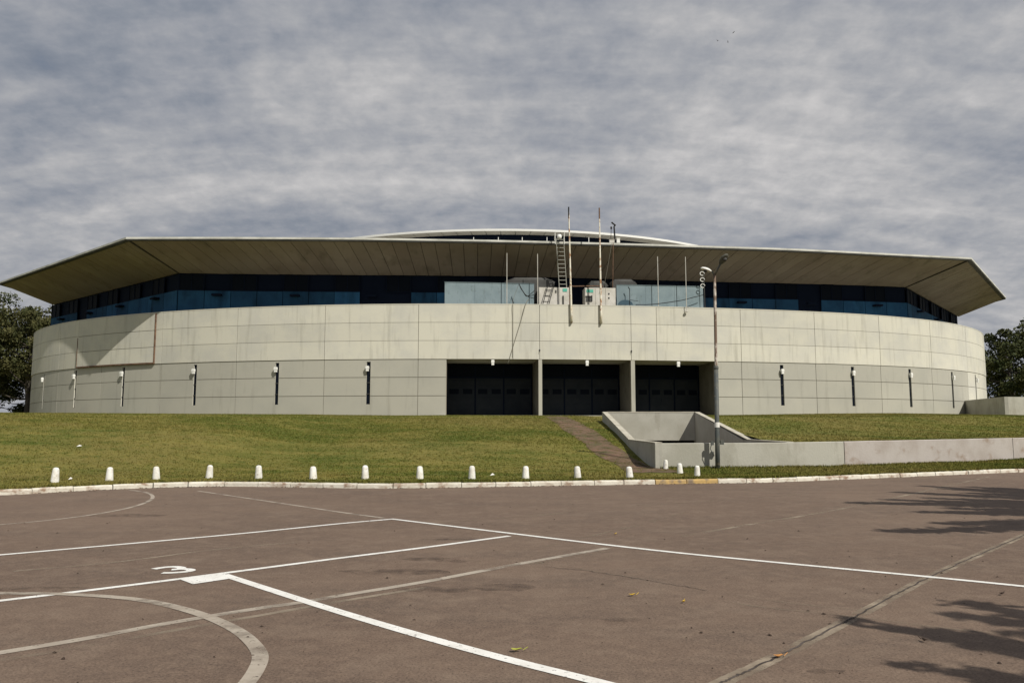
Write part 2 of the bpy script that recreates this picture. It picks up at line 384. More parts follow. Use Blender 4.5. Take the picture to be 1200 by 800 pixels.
sheet_cols(lin(-90, -22, 30) + lin(-21.5, WX0, 56), lambda x: kerb_y(x) + 0.13, lambda x: 230, rows_abs, lawn)
sheet_cols(lin(WX0, 26, 45) + lin(27, 60, 20), lambda x: kerb_y(x) + 0.13, lambda x: wall_y(x) + 0.1, lin(0, 1, 14), lawn, h_strip)
sheet_cols(lin(WX1 + 0.1, 60, 90) + lin(62, 150, 20), lambda x: wall_y(x) + 0.1001, lambda x: 230, rows_abs, lawn)
sheet_cols(lin(WX0, WX1 + 0.1, 12), lambda x: PIT_Y, lambda x: 230, rows_abs, lawn)
tag(lawn.obj('lawn', 'grass', smooth=True, fix=False), kind='structure')
tag(MB().add([(-3000, -3000, -.08), (3000, -3000, -.08), (3000, 3000, -.08), (-3000, 3000, -.08)], [(0, 1, 2, 3)]).obj('ground', 'grass', fix=False), kind='structure')
# the paved ground, a fine sheet with very slight unevenness
ap = MB(); xs = lin(-70, 70, 71); ys = lin(-50, 46, 49)
ap.add([(x, y, 0.0) for x in xs for y in ys], [(i * 49 + j, (i + 1) * 49 + j, (i + 1) * 49 + j + 1, i * 49 + j + 1) for i in range(70) for j in range(48)])
tag(ap.obj('asphalt_court', 'asphalt', fix=False), kind='structure')

# kerb stones, one by one
def kerb():
    tot = [0]
    for a, b in zip(KLINE, KLINE[1:]): tot.append(tot[-1] + (b - a).length)
    def P(s):
        for i in range(len(tot) - 1):
            if tot[i] <= s <= tot[i + 1]:
                t = (s - tot[i]) / max(1e-6, tot[i + 1] - tot[i]); return KLINE[i].lerp(KLINE[i + 1], t), (KLINE[i + 1] - KLINE[i]).normalized()
        return KLINE[-1], (KLINE[-1] - KLINE[-2]).normalized()
    root = empty('kerb', (0, 22, 0)); tag(root, kind='structure')
    s = 8.0; w = 0.15
    ylo, yhi = at_z(752, 567.5)[0], at_z(836, 566)[0]
    while s < tot[-1] - 2:
        big = P(s)[0].x < -24 or P(s)[0].x > 26
        ln = random.choice((0.9, 0.98, 1.0, 1.02)) * (2 if big else 1); gap = 0.018 + random.random() * .012
        n = 4; V = []; ox = random.uniform(-.006, .006); oz = random.uniform(-.006, .008)
        for k in range(n + 1):
            p, d = P(s + gap / 2 + (ln - gap) * k / n); nrm = Vector((-d.y, d.x, 0)); j = random.uniform(-.008, .008); jz = random.uniform(-.009, .004)
            for off, z in ((0 + ox + j, -.05), (0.004 + ox + j, .095 + jz), (0.028 + ox + j, .128 + oz + jz), (w + ox, .130 + oz), (w + ox, -.05)):
                q = p + nrm * off; V.append((q.x, q.y, z))
        F = [(k * 5 + i, (k + 1) * 5 + i, (k + 1) * 5 + i + 1, k * 5 + i + 1) for k in range(n) for i in range(4)] + [(4, 3, 2, 1, 0), tuple(n * 5 + i for i in range(5))]
        mid = P(s + ln / 2)[0].x
        mb = MB().add([(x, y - 22, z) for x, y, z in V], F)
        o = mb.obj('kerb_stone', 'kerbyellow' if ylo < mid < yhi else 'kerbwhite', root)
        if ylo < mid < yhi: o['label'] = 'kerb stone with worn yellow paint'
        s += ln
kerb()

# ------------------------------------------------------------------ painted lines and marks on the court
def strip(name, pts, width, mat, z=0.004, widen=None):
    P = [Vector((x, y, 0)) for x, y in pts]; V = []; k = len(P)
    for i, p in enumerate(P):
        d = (P[min(i + 1, k - 1)] - P[max(0, i - 1)]).normalized(); n = Vector((-d.y, d.x, 0)) * width / 2
        V += [(p.x - n.x, p.y - n.y, z), (p.x + n.x, p.y + n.y, z)]
    return tag(MB().add(V, [(2 * i, 2 * i + 2, 2 * i + 3, 2 * i + 1) for i in range(k - 1)]).obj(name, mat, fix=False), kind='structure')
def pxline(pl): return [(p.x, p.y) for p in catmull([(*at_z(*q), 0) for q in pl], 6)]
LW = 0.10
strip('painted_line', pxline([(-60, 654.5), (0, 650), (200, 632.5), (300, 623.3), (400, 613.2), (462, 607.8)]), LW, 'paint', .004)
strip('painted_line', pxline([(-60, 711), (0, 703.7), (100, 692), (200, 679.5), (300, 666.5), (400, 653.5), (500, 641), (597, 627.8)]), LW, 'paint', .004)
strip('painted_line', pxline([(458, 607.8), (600, 625), (700, 637), (800, 648.2), (900, 658), (1000, 667.5), (1090, 676), (1200, 687), (1290, 697), (1450, 715), (1700, 743)]), LW, 'paint', .0052)
strip('painted_line', pxline([(262, 673.3), (333, 696.3), (400, 717.5), (500, 747), (600, 774), (700, 799), (760, 815), (900, 851)]), 0.115, 'paint', .0052)
tag(MB().add([(*at_z(*p), .0065) for p in ((209, 678.3), (262, 671.8), (273, 677.6), (226, 684.6))], [(0, 1, 2, 3)]).obj('painted_rectangle', 'paint', fix=False), kind='structure')
# the numeral 3
def numeral():
    A = [(180, 666.6), (188, 665.2), (197, 664.2), (206, 664.0), (212, 664.9), (212.5, 666.2), (206, 667.0), (201, 667.3)]
    B = [(204, 667.1), (213, 666.6), (221, 667.0), (224, 668.1), (219, 669.6), (209, 670.6), (199, 671.1), (190, 671.2)]
    mb = MB()
    for pl, zz in ((A, .004), (B, .0048)):
        P = [Vector((*at_z(*p), 0)) for p in pl]; P = catmull(P, 4); V = []; k = len(P)
        for i, p in enumerate(P):
            d = (P[min(i + 1, k - 1)] - P[max(0, i - 1)]).normalized(); n = Vector((-d.y, d.x, 0)) * .05
            V += [(p.x - n.x, p.y - n.y, zz), (p.x + n.x, p.y + n.y, zz)]
        mb.add(V, [(2 * i, 2 * i + 2, 2 * i + 3, 2 * i + 1) for i in range(k - 1)])
    tag(mb.obj('painted_numeral', 'paint', fix=False), kind='structure')
numeral()
strip('worn_line', pxline([(-60, 774), (0, 764.5), (100, 748), (200, 729.5), (300, 713), (350, 706), (400, 697.5), (500, 681), (600, 662), (712, 642)]), 0.115, 'oldpaint', .003)
strip('faint_line', pxline([(0, 773), (70, 762), (200, 739), (300, 721.5), (400, 704), (500, 688)]), 0.08, 'faint', .002)
strip('worn_arc', pxline([(-40, 694.5), (0, 695), (60, 695.6), (100, 697.3), (133, 699.5), (167, 703.3), (200, 709.8), (233, 719), (260, 729.5), (283, 742), (299, 757), (305, 770), (300, 785), (288, 802), (268, 822)]), 0.115, 'oldpaint', .005)
strip('worn_arc', pxline([(-30, 617), (0, 614.5), (60, 609), (110, 602.5), (150, 595), (172, 588), (179, 582), (172, 577), (150, 573.5)]), 0.085, 'oldpaint', .003)
strip('worn_line', pxline([(232, 575), (290, 583.5), (350, 592.5), (400, 600), (452, 607)]), 0.085, 'oldpaint', .003)
for pl, wd, mt in (([(520, 612), (640, 603), (700, 596), (830, 587), (960, 577)], .09, 'ghost'), ([(800, 628), (880, 614), (960, 601), (1015, 590)], .10, 'faint'),
                   ([(1010, 591), (1080, 576), (1160, 558)], .10, 'faint'), ([(15, 669), (130, 659), (250, 644), (360, 634)], .07, 'faint'),
                   ([(616, 657), (690, 668), (780, 683), (900, 703), (1010, 715)], .04, 'ghost'), ([(620, 661), (712, 646)], .07, 'ghost'),
                   ([(220, 604), (280, 599), (345, 594)], .07, 'ghost'), ([(640, 640), (760, 612), (820, 595)], .07, 'ghost'),
                   ([(820, 700), (900, 712), (1000, 722), (1100, 735), (1200, 745)], .05, 'ghost')):
    strip('faint_line', pxline(pl), wd, mt, .002)
def jagged(pl, amp, n=10):
    out = []
    for (x, y) in [(p.x, p.y) for p in catmull([(*at_z(*q), 0) for q in pl], n)]:
        out.append((x + random.uniform(-amp, amp), y + random.uniform(-amp, amp)))
    return out
strip('joint_patch_strip', jagged([(800, 824), (845, 800), (905, 772), (1010, 718), (1100, 671), (1200, 627), (1300, 585)], .006), 0.13, 'patch', .0025)
strip('pavement_crack', jagged([(800, 824), (845, 800), (905, 772), (1010, 718), (1100, 671), (1200, 627), (1300, 585)], .010, 26), 0.020, 'crack', .0045)
strip('pavement_crack', jagged([(640, 664), (690, 669), (760, 680), (830, 692)], .02, 20), 0.010, 'crack', .0045)
for (px, py, rx, ry) in ((510, 655, .30, .11), (538, 657, .2, .09), (466, 670, .5, .14), (590, 688, .26, .16), (517, 690, .3, .14), (730, 726, .14, .06),
                         (535, 632, .35, .08), (968, 787, .10, .05), (50, 690, .4, .10), (150, 604, .6, .2)):
    cx, cy = at_z(px, py); V = []
    for j in range(22):
        t = j / 22 * 6.283; r = 1 + .3 * mnoise.noise(Vector((math.cos(t) * 1.5 + px, math.sin(t) * 1.5, 0)))
        V.append((cx + rx * 1.3 * r * math.cos(t), cy + ry * 1.3 * r * math.sin(t), .0035))
    tag(MB().add(V, [tuple(range(22))]).obj('ground_stain', 'stain', fix=False), kind='structure')

# ------------------------------------------------------------------ the arena
CX, CY = 1.5, 116.0
HC = [55.714, 3.45, 1.542, -1.535, 0.288, -0.342, 0.301]
def rad(ph):
    r = HC[0]
    for i, k in enumerate((2, 4, 6)): r += HC[1 + 2 * i] * math.cos(k * ph) + HC[2 + 2 * i] * math.sin(k * ph)
    return r
def wpt(ph, off=0.0, z=0.0):
    r = rad(ph); p = Vector((CX + r * math.cos(ph) * 1.008, CY + r * math.sin(ph), z))
    if off:
        e = 1e-3; q0 = wpt(ph - e); q1 = wpt(ph + e); d = (q1 - q0).normalized(); n = Vector((d.y, -d.x, 0)); p += n * off
    return p
def wframe(ph):
    e = 1e-3; d = (wpt(ph + e) - wpt(ph - e)).normalized(); return d, Vector((d.y, -d.x, 0))     # along (to the right), outward
def phi_px(px, z=7.0):
    """wall angle seen at pixel column px"""
    def col(ph):
        p = wpt(ph, 0, z); c, s = math.cos(PITCH), math.sin(PITCH); d = c * p.y + s * (z - EYE); return 600 + FPX * p.x / d
    lo, hi = math.radians(209), math.radians(327)
    for _ in range(50):
        m = (lo + hi) / 2
        if col(m) < px: lo = m
        else: hi = m
    return (lo + hi) / 2
ZB, ZS, ZT = 2.74, 7.20, 11.62
ROWS_UP = [ZS, 8.70, 10.17, ZT]; ROWS_LO = [2.55, 4.28, 5.76, ZS]
def curved(u0, u1, z0, z1, off, depth, holes=(), du=math.radians(0.7)):
    """a curved slab following the wall: front face at off, returns going in by depth round its border and round every hole"""
    us = {u0, u1}; zs = {z0, z1}
    n = max(1, int(math.ceil((u1 - u0) / du)))
    for i in range(1, n): us.add(u0 + (u1 - u0) * i / n)
    H = []
    for a, b, c, d in holes:
        a2, b2, c2, d2 = max(a, u0), min(b, u1), max(c, z0), min(d, z1)
        if a2 < b2 and c2 < d2: H.append((a2, b2, c2, d2)); us |= {a2, b2}; zs |= {c2, d2}
    us = sorted(us); zs = sorted(zs)
    us = [us[0]] + [b for a, b in zip(us, us[1:]) if b - a > 1e-7]
    nu, nz = len(us), len(zs)
    V = [wpt(u, off, z) for u in us for z in zs] + [wpt(u, off - depth, z) for u in us for z in zs]; K = nu * nz
    F = []; E = {}
    for i in range(nu - 1):
        for j in range(nz - 1):
            uc, zc = (us[i] + us[i + 1]) / 2, (zs[j] + zs[j + 1]) / 2
            if any(a < uc < b and c < zc < d for a, b, c, d in H): continue
            f = (i * nz + j, (i + 1) * nz + j, (i + 1) * nz + j + 1, i * nz + j + 1); F.append(f)
            for a, b in zip(f, f[1:] + f[:1]):
                if (b, a) in E: del E[(b, a)]
                else: E[(a, b)] = 1
    for a, b in E: F.append((b, a, a + K, b + K))
    return MB().add(V, F)

arena = empty('arena', (0, 66, 2.7))
tag(arena, 'wide oval concrete sports arena with cream panel walls, blue clerestory and flaring faceted roof', 'arena')
def part(mb, name, mat, parent=None, smooth=False, fix=True):
    o = mb.obj(name, mat, parent or arena, smooth, fix)
    return o
# everything in world coordinates: the arena empty carries the offset back
def unshift(o):
    o.matrix_parent_inverse = Matrix.Translation(-Vector(arena.location)); return o

SLITS = [52, 89, 145, 229, 325, 432, 916, 999, 1066, 1115.5, 1143]
JOINTS_L = [189, 277, 380, 490]; JOINTS_R = [869, 956, 1032, 1092]
jl = [phi_px(p) for p in JOINTS_L]; jr = [phi_px(p) for p in JOINTS_R]
dphi = math.radians(7.9)
left = [jl[0] - dphi * .93 * k for k in range(5, 0, -1)] + jl
right = jr + [jr[-1] + dphi * .92 * k for k in range(1, 6)]
sl = [phi_px(p) for p in SLITS]
# centre the outer slits in their bays as the photograph shows them
slit_rects = []
for u in sl:
    hw = 0.16 / rad(u)
    slit_rects.append((u - hw, u + hw, 3.62, 7.02))
OPEN = [(523.3, 631.0), (635.2, 739.2), (743.8, 838.0)]
op = [(phi_px(a), phi_px(b)) for a, b in OPEN]
open_rects = [(a, b, -1, ZS) for a, b in op]
GAPU = 0.022 / 60; GZ = 0.022
# structural shell behind the facing panels, whole building round
uF0, uF1 = left[0], right[-1]
unshift(part(curved(uF0, uF1, 1.0, ZT - .03, -0.06, 0.34, slit_rects + open_rects), 'wall_core', 'core'))
unshift(part(curved(uF1, uF0 + 2 * math.pi, 1.0, ZT - .01, 0.0, 0.34, (), math.radians(3)), 'wall_core', 'upper'))
def panel(u0, u1, z0, z1, upper):
    off = 0.03 if upper else -0.015
    mb = curved(u0 + GAPU, u1 - GAPU, z0 + (.013 if upper and z0 > ZS else GZ), z1 - (0 if z1 == ZT else .013 if upper else GZ), off + random.uniform(-.004, .004), 0.06 + off, slit_rects if not upper else ())
    unshift(part(mb, 'wall_panel', 'upper' if upper else 'lower'))
mid_up = [jl[-1], phi_px(601), phi_px(632.5), phi_px(740), phi_px(770), jr[0]]
ups = left[:-1] + mid_up + right[1:]
for a, b in zip(ups, ups[1:]):
    for z0, z1 in zip(ROWS_UP, ROWS_UP[1:]): panel(a, b, z0, z1, True)
lows = list(zip(left, left[1:])) + [(jl[-1], op[0][0])] + [(op[2][1], jr[0])] + list(zip(right, right[1:]))
repaint = phi_px(1118)
for a, b in lows:
    for k, (z0, z1) in enumerate(zip(ROWS_LO, ROWS_LO[1:])):
        cream = a > phi_px(1100)
        if cream:
            mb = curved(a + GAPU, b - GAPU, z0 + GZ, z1 - GZ, -.015, .045, slit_rects); unshift(part(mb, 'wall_panel', 'upper'))
        else: panel(a, b, z0, z1, False)
# parapet top
cop = MB(); N_ = 160; V = []
for i in range(N_ + 1):
    u = uF0 + (uF1 - uF0) * i / N_
    V += [wpt(u, .045, ZT + .002), wpt(u, .045, ZT + .07), wpt(u, -.42, ZT + .07), wpt(u, -.42, ZT - .2)]
cop.add(V, [(i * 4 + k, (i + 1) * 4 + k, (i + 1) * 4 + k + 1, i * 4 + k + 1) for i in range(N_) for k in range(3)])
unshift(part(cop, 'parapet_coping', 'upper'))
# slit windows
for (a, b, z0, z1), u in zip(slit_rects, sl):
    d, n = wframe(u); c = wpt(u); hw = 0.16
    def P(s, o, z): return c + d * s + n * o + Vector((0, 0, z))
    D = -.13
    jam = MB()
    jam.add([P(-hw, -.02, z0), P(-hw, -.01, z1), P(-hw, D, z1), P(-hw, D, z0)], [(0, 1, 2, 3)])
    jam.add([P(hw, -.01, z0), P(hw, -.01, z1), P(hw, D, z1), P(hw, D, z0)], [(0, 1, 2, 3)])
    jam.add([P(-hw, -.01, z0), P(hw, -.01, z0), P(hw, D, z0), P(-hw, D, z0)], [(0, 1, 2, 3)])
    jam.add([P(-hw, -.01, z1), P(hw, -.01, z1), P(hw, D, z1), P(-hw, D, z1)], [(0, 1, 2, 3)])
    jo = unshift(part(jam, 'slit_window', 'upper'))
    gl = MB().add([P(-hw - .02, D + .02, z0 - .02), P(hw + .02, D + .02, z0 - .02), P(hw + .02, D + .02, z1 + .02), P(-hw - .02, D + .02, z1 + .02)], [(0, 1, 2, 3)])
    gl.obj('pane', 'dark', jo)
    bars = MB()
    for z in (4.45, 5.35): bars.box(P(0, D + .06, z), (2 * hw, .04, .05), ax=(d, n, Vector((0, 0, 1))))
    bars.obj('glazing_bar', 'duct', jo)

# recessed loading bays with their doors
fr_d = (wpt(op[2][1]) - wpt(op[0][0])).normalized(); fr_n = Vector((fr_d.y, -fr_d.x, 0))       # inward is -fr_n
inw = Vector((-0.085, 0.9964, 0)).normalized()
DEP = 4.0; UP = Vector((0, 0, 1))
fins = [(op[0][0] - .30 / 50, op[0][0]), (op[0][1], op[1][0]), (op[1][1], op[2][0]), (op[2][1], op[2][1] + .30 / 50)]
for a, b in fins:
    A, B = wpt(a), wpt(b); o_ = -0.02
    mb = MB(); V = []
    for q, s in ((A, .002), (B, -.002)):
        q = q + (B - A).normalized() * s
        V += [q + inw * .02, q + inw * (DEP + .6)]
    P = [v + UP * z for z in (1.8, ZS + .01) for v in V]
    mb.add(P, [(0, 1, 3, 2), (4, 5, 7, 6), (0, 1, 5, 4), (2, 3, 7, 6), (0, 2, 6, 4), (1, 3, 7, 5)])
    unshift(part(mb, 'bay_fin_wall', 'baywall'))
for a, b in ((op[0][1], op[1][0]), (op[1][1], op[2][0])):
    q = curved(a, b, 2.5, ZS - .01, .03, .2); unshift(part(q, 'bay_pillar', 'lower'))
A, B = wpt(op[0][0] - .01), wpt(op[2][1] + .01)
mb = MB(); V = [A + inw * .32, B + inw * .32, B + inw * (DEP + .6), A + inw * (DEP + .6)]
mb.add([v + UP * z for z in (ZS + .012, ZS + .3) for v in V], [(0, 1, 2, 3), (4, 5, 6, 7), (0, 1, 5, 4), (1, 2, 6, 5), (2, 3, 7, 6), (3, 0, 4, 7)])
unshift(part(mb, 'bay_ceiling', 'conc'))
mb = MB(); V = [A + inw * -.35, B + inw * -.35, B + inw * (DEP + .6), A + inw * (DEP + .6)]
mb.add([v + UP * z for z in (2.4, ZB) for v in V], [(0, 1, 2, 3), (4, 5, 6, 7), (0, 1, 5, 4), (1, 2, 6, 5), (2, 3, 7, 6), (3, 0, 4, 7)])
unshift(part(mb, 'bay_floor', 'conc'))
mb = MB(); V = [A + inw * (DEP + .5), B + inw * (DEP + .5), B + inw * (DEP + .55), A + inw * (DEP + .55)]
mb.add([v + UP * z for z in (2.0, ZS + .25) for v in V], [(0, 1, 2, 3), (4, 5, 6, 7), (0, 1, 5, 4), (1, 2, 6, 5), (2, 3, 7, 6), (3, 0, 4, 7)])
unshift(part(mb, 'bay_back_wall', 'navy'))
for (a, b) in op:
    A, B = wpt(a) + inw * (DEP + .3), wpt(b) + inw * (DEP + .3); A = A + (B - A).normalized() * .05
    L_ = (B - A).length - .05; d = (B - A).normalized(); n = Vector((d.y, -d.x, 0)); ax = (d, n, UP)
    fr = MB().box(A + d * L_ / 2 + UP * 6.02, (L_, .16, .14), ax=ax)
    for k in range(4): fr.box(A + d * (L_ * k / 3 + (.05 if k == 0 else -.05 if k == 3 else 0)) + UP * 4.9, (.10, .17, 4.4), ax=ax)
    door = unshift(part(fr, 'garage_door', 'navy'))
    W = L_ / 3 - .12
    for k in range(3):
        c = A + d * (L_ * (k + .5) / 3)
        leaf = MB(); leaf.box(c + UP * 4.34, (W, .06, 3.2), ax=ax)
        for z in (3.2, 3.75, 4.3, 5.3, 5.75): leaf.box(c + n * .045 + UP * z, (W - .1, .03, .05), ax=ax)
        leaf.box(c + n * .045 + UP * 4.84, (.12, .04, 1.9), ax=ax)
        leaf.obj('door_leaf', 'door', door)
        for s in (-1, 1):
            MB().box(c + d * s * W * .25 + n * .05 + UP * 4.82, (W * .34, .03, .42), ax=ax).obj('door_pane', 'dark', door)
        MB().box(c + n * .02 + UP * 6.6, (W, .04, .98), ax=ax).obj('transom_pane', 'dark', door)

# main roof
ZE, ZI = 17.1, 15.3
front_px = [(150, 281), (225, 280.8), (300, 281), (420, 281.8), (500, 283), (600, 284.7), (750, 288.6), (840, 291.4), (930, 294.3), (1030, 299.2), (1136, 304.5)]
eave_front = [at_z(*p, ZE) for p in front_px]
inner_front = [at_z(*p, ZI) for p in ((210, 320), (250, 320.7), (300, 321.4), (400, 322.2), (500, 323), (594, 324), (700, 326.5), (825, 330), (930, 332.3), (1000, 334.2), (1061, 336.5))]
EL, ER = at_z(0, 333, ZE), at_z(1177, 350, ZE)
IL, IR = at_z(62, 357, ZI), at_z(1123, 371, ZI)
RC = (1.8, 122.0)
mir = lambda p: (2 * RC[0] - p[0], 2 * RC[1] - p[1])
def resample(P, n):
    P = [Vector((*p, 0)) for p in P]; T = [0]
    for a, b in zip(P, P[1:]): T.append(T[-1] + (b - a).length)
    out = []
    for i in range(n + 1):
        s = T[-1] * i / n; k = 0
        while k < len(T) - 2 and T[k + 1] < s: k += 1
        out.append(P[k].lerp(P[k + 1], (s - T[k]) / (T[k + 1] - T[k])))
    return out
def smooth_line(P, n=6): return [(p.x, p.y) for p in catmull([(*p, 0) for p in P], n)]
ef, if_ = smooth_line(eave_front), smooth_line(inner_front)
fronts = [(resample([EL, eave_front[0]], 26), resample([IL, inner_front[0]], 26)), (resample(ef, 62), resample(if_, 62)),
          (resample([eave_front[-1], ER], 24), resample([inner_front[-1], IR], 24))]
seam = MB(); seam_pts_o = []; seam_pts_i = []
for EO, IN in fronts:
    seam_pts_o += EO; seam_pts_i += IN
    for i in range(len(EO) - 1):
        a, b = EO[i], EO[i + 1]; c, d = IN[i], IN[i + 1]; g = .022 / max(.3, (b - a).length); dz = random.uniform(-.012, .012)
        A1, B1 = a.lerp(b, g), a.lerp(b, 1 - g); C1, D1 = c.lerp(d, g), c.lerp(d, 1 - g)
        A1, C1 = A1.lerp(C1, .02), A1.lerp(C1, .995); B1, D1 = B1.lerp(D1, .02), B1.lerp(D1, .995)
        V = [(A1.x, A1.y, ZE + dz), (B1.x, B1.y, ZE + dz), (D1.x, D1.y, ZI + dz), (C1.x, C1.y, ZI + dz)]
        V += [(x, y, z + .055) for x, y, z in V]
        unshift(part(MB().add(V, [(3, 2, 1, 0), (4, 5, 6, 7), (0, 1, 5, 4), (1, 2, 6, 5), (2, 3, 7, 6), (3, 0, 4, 7)]), 'soffit_panel', 'soffit'))
back_i = [Vector((*mir((p.x, p.y)), 0)) for p in seam_pts_i]; back_o = [Vector((*mir((p.x, p.y)), 0)) for p in seam_pts_o]
RO, RI = seam_pts_o + back_o, seam_pts_i + back_i; n_ = len(RO)
mb = MB().add([(p.x, p.y, ZE + .075) for p in RO] + [(p.x, p.y, ZI + .075) for p in RI], [(i, (i + 1) % n_, (i + 1) % n_ + n_, i + n_) for i in range(n_)])
unshift(part(mb, 'soffit_backing', 'seam'))
def scale_about(p, k): return ((p.x - RC[0]) * k + RC[0], (p.y - RC[1]) * k + RC[1])
mb = MB()
for k, z in ((1.003, ZE + .03), (1.003, ZE + .19), (.995, ZE + .19), (.995, ZE + .03)): mb.v += [(*scale_about(p, k), z) for p in RO]
mb.f += [(r * n_ + i, r * n_ + (i + 1) % n_, ((r + 1) % 4) * n_ + (i + 1) % n_, ((r + 1) % 4) * n_ + i) for r in range(4) for i in range(n_)]
unshift(part(mb, 'roof_fascia', 'fascia'))
mb = MB()
for k, z in ((.996, ZE + .12), (.8, ZE + .9), (.5, ZE + 1.5), (.02, ZE + 1.8)): mb.v += [(*scale_about(p, k), z) for p in RO]
mb.f += [(r * n_ + i, r * n_ + (i + 1) % n_, (r + 1) * n_ + (i + 1) % n_, (r + 1) * n_ + i) for r in range(3) for i in range(n_)] + [tuple(3 * n_ + i for i in range(n_))]
unshift(part(mb, 'roof', 'rooftop', smooth=False))
for k_, a_, b_ in ((0, eave_front[0], inner_front[0]), (1, eave_front[-1], inner_front[-1])):
    unshift(part(MB().tube([(a_[0], a_[1], ZE - .02), (b_[0], b_[1], ZI - .02)], .07, 6), 'soffit_hip', 'seam'))
mb = MB()
for k, z in ((1.0022, ZE - .07), (1.0022, ZE + .028), (.9965, ZE + .028), (.9965, ZE - .07)): mb.v += [(*scale_about(p, k), z) for p in RO]
mb.f += [(r * n_ + i, r * n_ + (i + 1) % n_, ((r + 1) % 4) * n_ + (i + 1) % n_, ((r + 1) % 4) * n_ + i) for r in range(4) for i in range(n_)]
unshift(part(mb, 'roof_gutter', 'duct'))
# upper dome roof
DC = (-1.2, 121.0); DR, DZ = 37.0, 22.7; n = 144
def ring(r, z): return [(DC[0] + r * math.cos(2 * math.pi * i / n), DC[1] + r * math.sin(2 * math.pi * i / n), z) for i in range(n)]
def rings(L, close=False):
    m = MB()
    for r, z in L: m.v += ring(r, z)
    m.f += [(k * n + i, k * n + (i + 1) % n, (k + 1) * n + (i + 1) % n, (k + 1) * n + i) for k in range(len(L) - 1) for i in range(n)]
    return m
unshift(part(rings([(DR, DZ - .22), (DR + .03, DZ), (DR - 1, DZ + .08), (DR * .7, DZ + .8), (DR * .35, DZ + 1.3), (.2, DZ + 1.5)]), 'dome_roof', 'white', smooth=False))
unshift(part(rings([(DR - 1.9, DZ - .03), (DR - 1.9, 17.8)]), 'dome_drum', 'navy'))
for i in range(int(n * .5), n):       # underside panels of the front half
    a0, a1 = 2 * math.pi * (i + .02) / n, 2 * math.pi * (i + .98) / n
    V = [(DC[0] + r * math.cos(a), DC[1] + r * math.sin(a), z) for a in (a0, a1) for r, z in ((DR - .02, DZ - .22), (DR - 1.5, DZ - .26))]
    V += [(x, y, z + .04) for x, y, z in V]
    unshift(part(MB().add(V, [(0, 1, 3, 2), (4, 5, 7, 6), (0, 1, 5, 4), (2, 3, 7, 6), (0, 2, 6, 4), (1, 3, 7, 5)]), 'dome_soffit_panel', 'dome'))
for px in (555, 584, 612, 641, 690):
    p = at_y(px, 281, 67.6); z0 = ZE + .2
    unshift(part(MB().tube([(p.x, p.y, z0), (p.x, p.y, z0 + .55)], .03, 5), 'roof_peg', 'white'))
# clerestory between roof and parapet terrace
cl_pts = [Vector((*IL, 0))] + [Vector((*p, 0)) for p in if_] + [Vector((*IR, 0))]
C = [scale_about(p, .998) for p in RI]
m_ = MB().add([(x, y, 10.6) for x, y in C] + [(x, y, ZI + .04) for x, y in C], [(i, (i + 1) % n_, (i + 1) % n_ + n_, i + n_) for i in range(n_)])
unshift(part(m_, 'clerestory_wall', 'navy'))
tf = MB(); V = []
for i in range(181):
    u = 2 * math.pi * i / 180; V += [wpt(u, -.35, 11.2), (CX + (wpt(u).x - CX) * .8, CY + (wpt(u).y - CY) * .8, 11.25)]
tf.add(V, [(2 * i, 2 * i + 2, 2 * i + 3, 2 * i + 1) for i in range(180)])
unshift(part(tf, 'terrace_floor', 'conc'))
def cler(IN, groups, nper):
    pass
def seg_panels(P, n, skip):
    Q = resample(P, n); out = []
    for i in range(n):
        a, b = Q[i], Q[i + 1]; d = (b - a).normalized(); nn = Vector((d.y, -d.x, 0)); L_ = (b - a).length; c = (a + b) / 2
        ax = (d, nn, UP)
        if not skip(i):
            unshift(part(MB().box(c + nn * .10 + UP * 12.2, (L_ - .05, .06, 3.1), ax=ax), 'clerestory_panel', 'blue'))
        if i % 2 == 0:
            w = unshift(part(MB().box(c + nn * .06 + UP * 14.5, (L_ - .1, .05, 1.36), ax=ax), 'clerestory_window', 'dark'))
            fr = MB()
            for s in (-.5, 0, .5): fr.box(c + d * s * (L_ - .14) + nn * .11 + UP * 14.5, (.07, .05, 1.4), ax=ax)
            fr.box(c + nn * .112 + UP * 13.8, (L_, .06, .07), ax=ax)
            fr.obj('window_frame', 'navy', w)
        # small hooded floodlight
        if i % 3 == 1:
            unshift(part(MB().box(c + nn * .42 + UP * 13.35, (.8, .5, .16), ax=ax), 'hooded_light', 'navy'))
x_of = lambda i, n: i
seg_panels([IL, inner_front[0]], 12, lambda i: i in (3,))
seg_panels(if_, 30, lambda i: i in (7, 8, 12, 13, 14, 15, 16, 17, 25))
seg_panels([inner_front[-1], IR], 10, lambda i: False)

# far low annexe on the right
a0 = Vector((44.0, 80.5, 0)); 
c1 = Vector((*at_z(1176, 484.0, 2.98), 0)); c1 = Vector((.6062 * 69.0, 69.0, 0)); c2 = c1 + Vector((10.0, 2.6, 0)); c3 = c2 + Vector((1.5, 10, 0))
base = [a0, c1, c2, c3]
annex = empty('annexe_wall', (c1.x, c1.y, 3.0)); tag(annex, 'low plain concrete block joined to the right end of the arena wall, corner facing the lawn', 'block')
for A, B in ((a0, c1), (c1, c2), (c2, c3)):
    d = (B - A); L_ = d.length; k = max(1, round(L_ / 5.4)); d.normalize(); nn = Vector((d.y, -d.x, 0))
    for i in range(k):
        c = A + d * L_ * (i + .5) / k - nn * .15
        o = MB().box(c + UP * 3.45, (L_ / k - .02, .3, 1.86), ax=(d, nn, UP)).obj('wall_slab', 'conc', annex); o.matrix_parent_inverse = Matrix.Translation(-Vector(annex.location))
o = MB().add([(p.x, p.y, z) for z in (4.2, 4.30) for p in base], [(0, 1, 2, 3), (4, 5, 6, 7)]).obj('roof_slab', 'conc', annex); o.matrix_parent_inverse = Matrix.Translation(-Vector(annex.location))

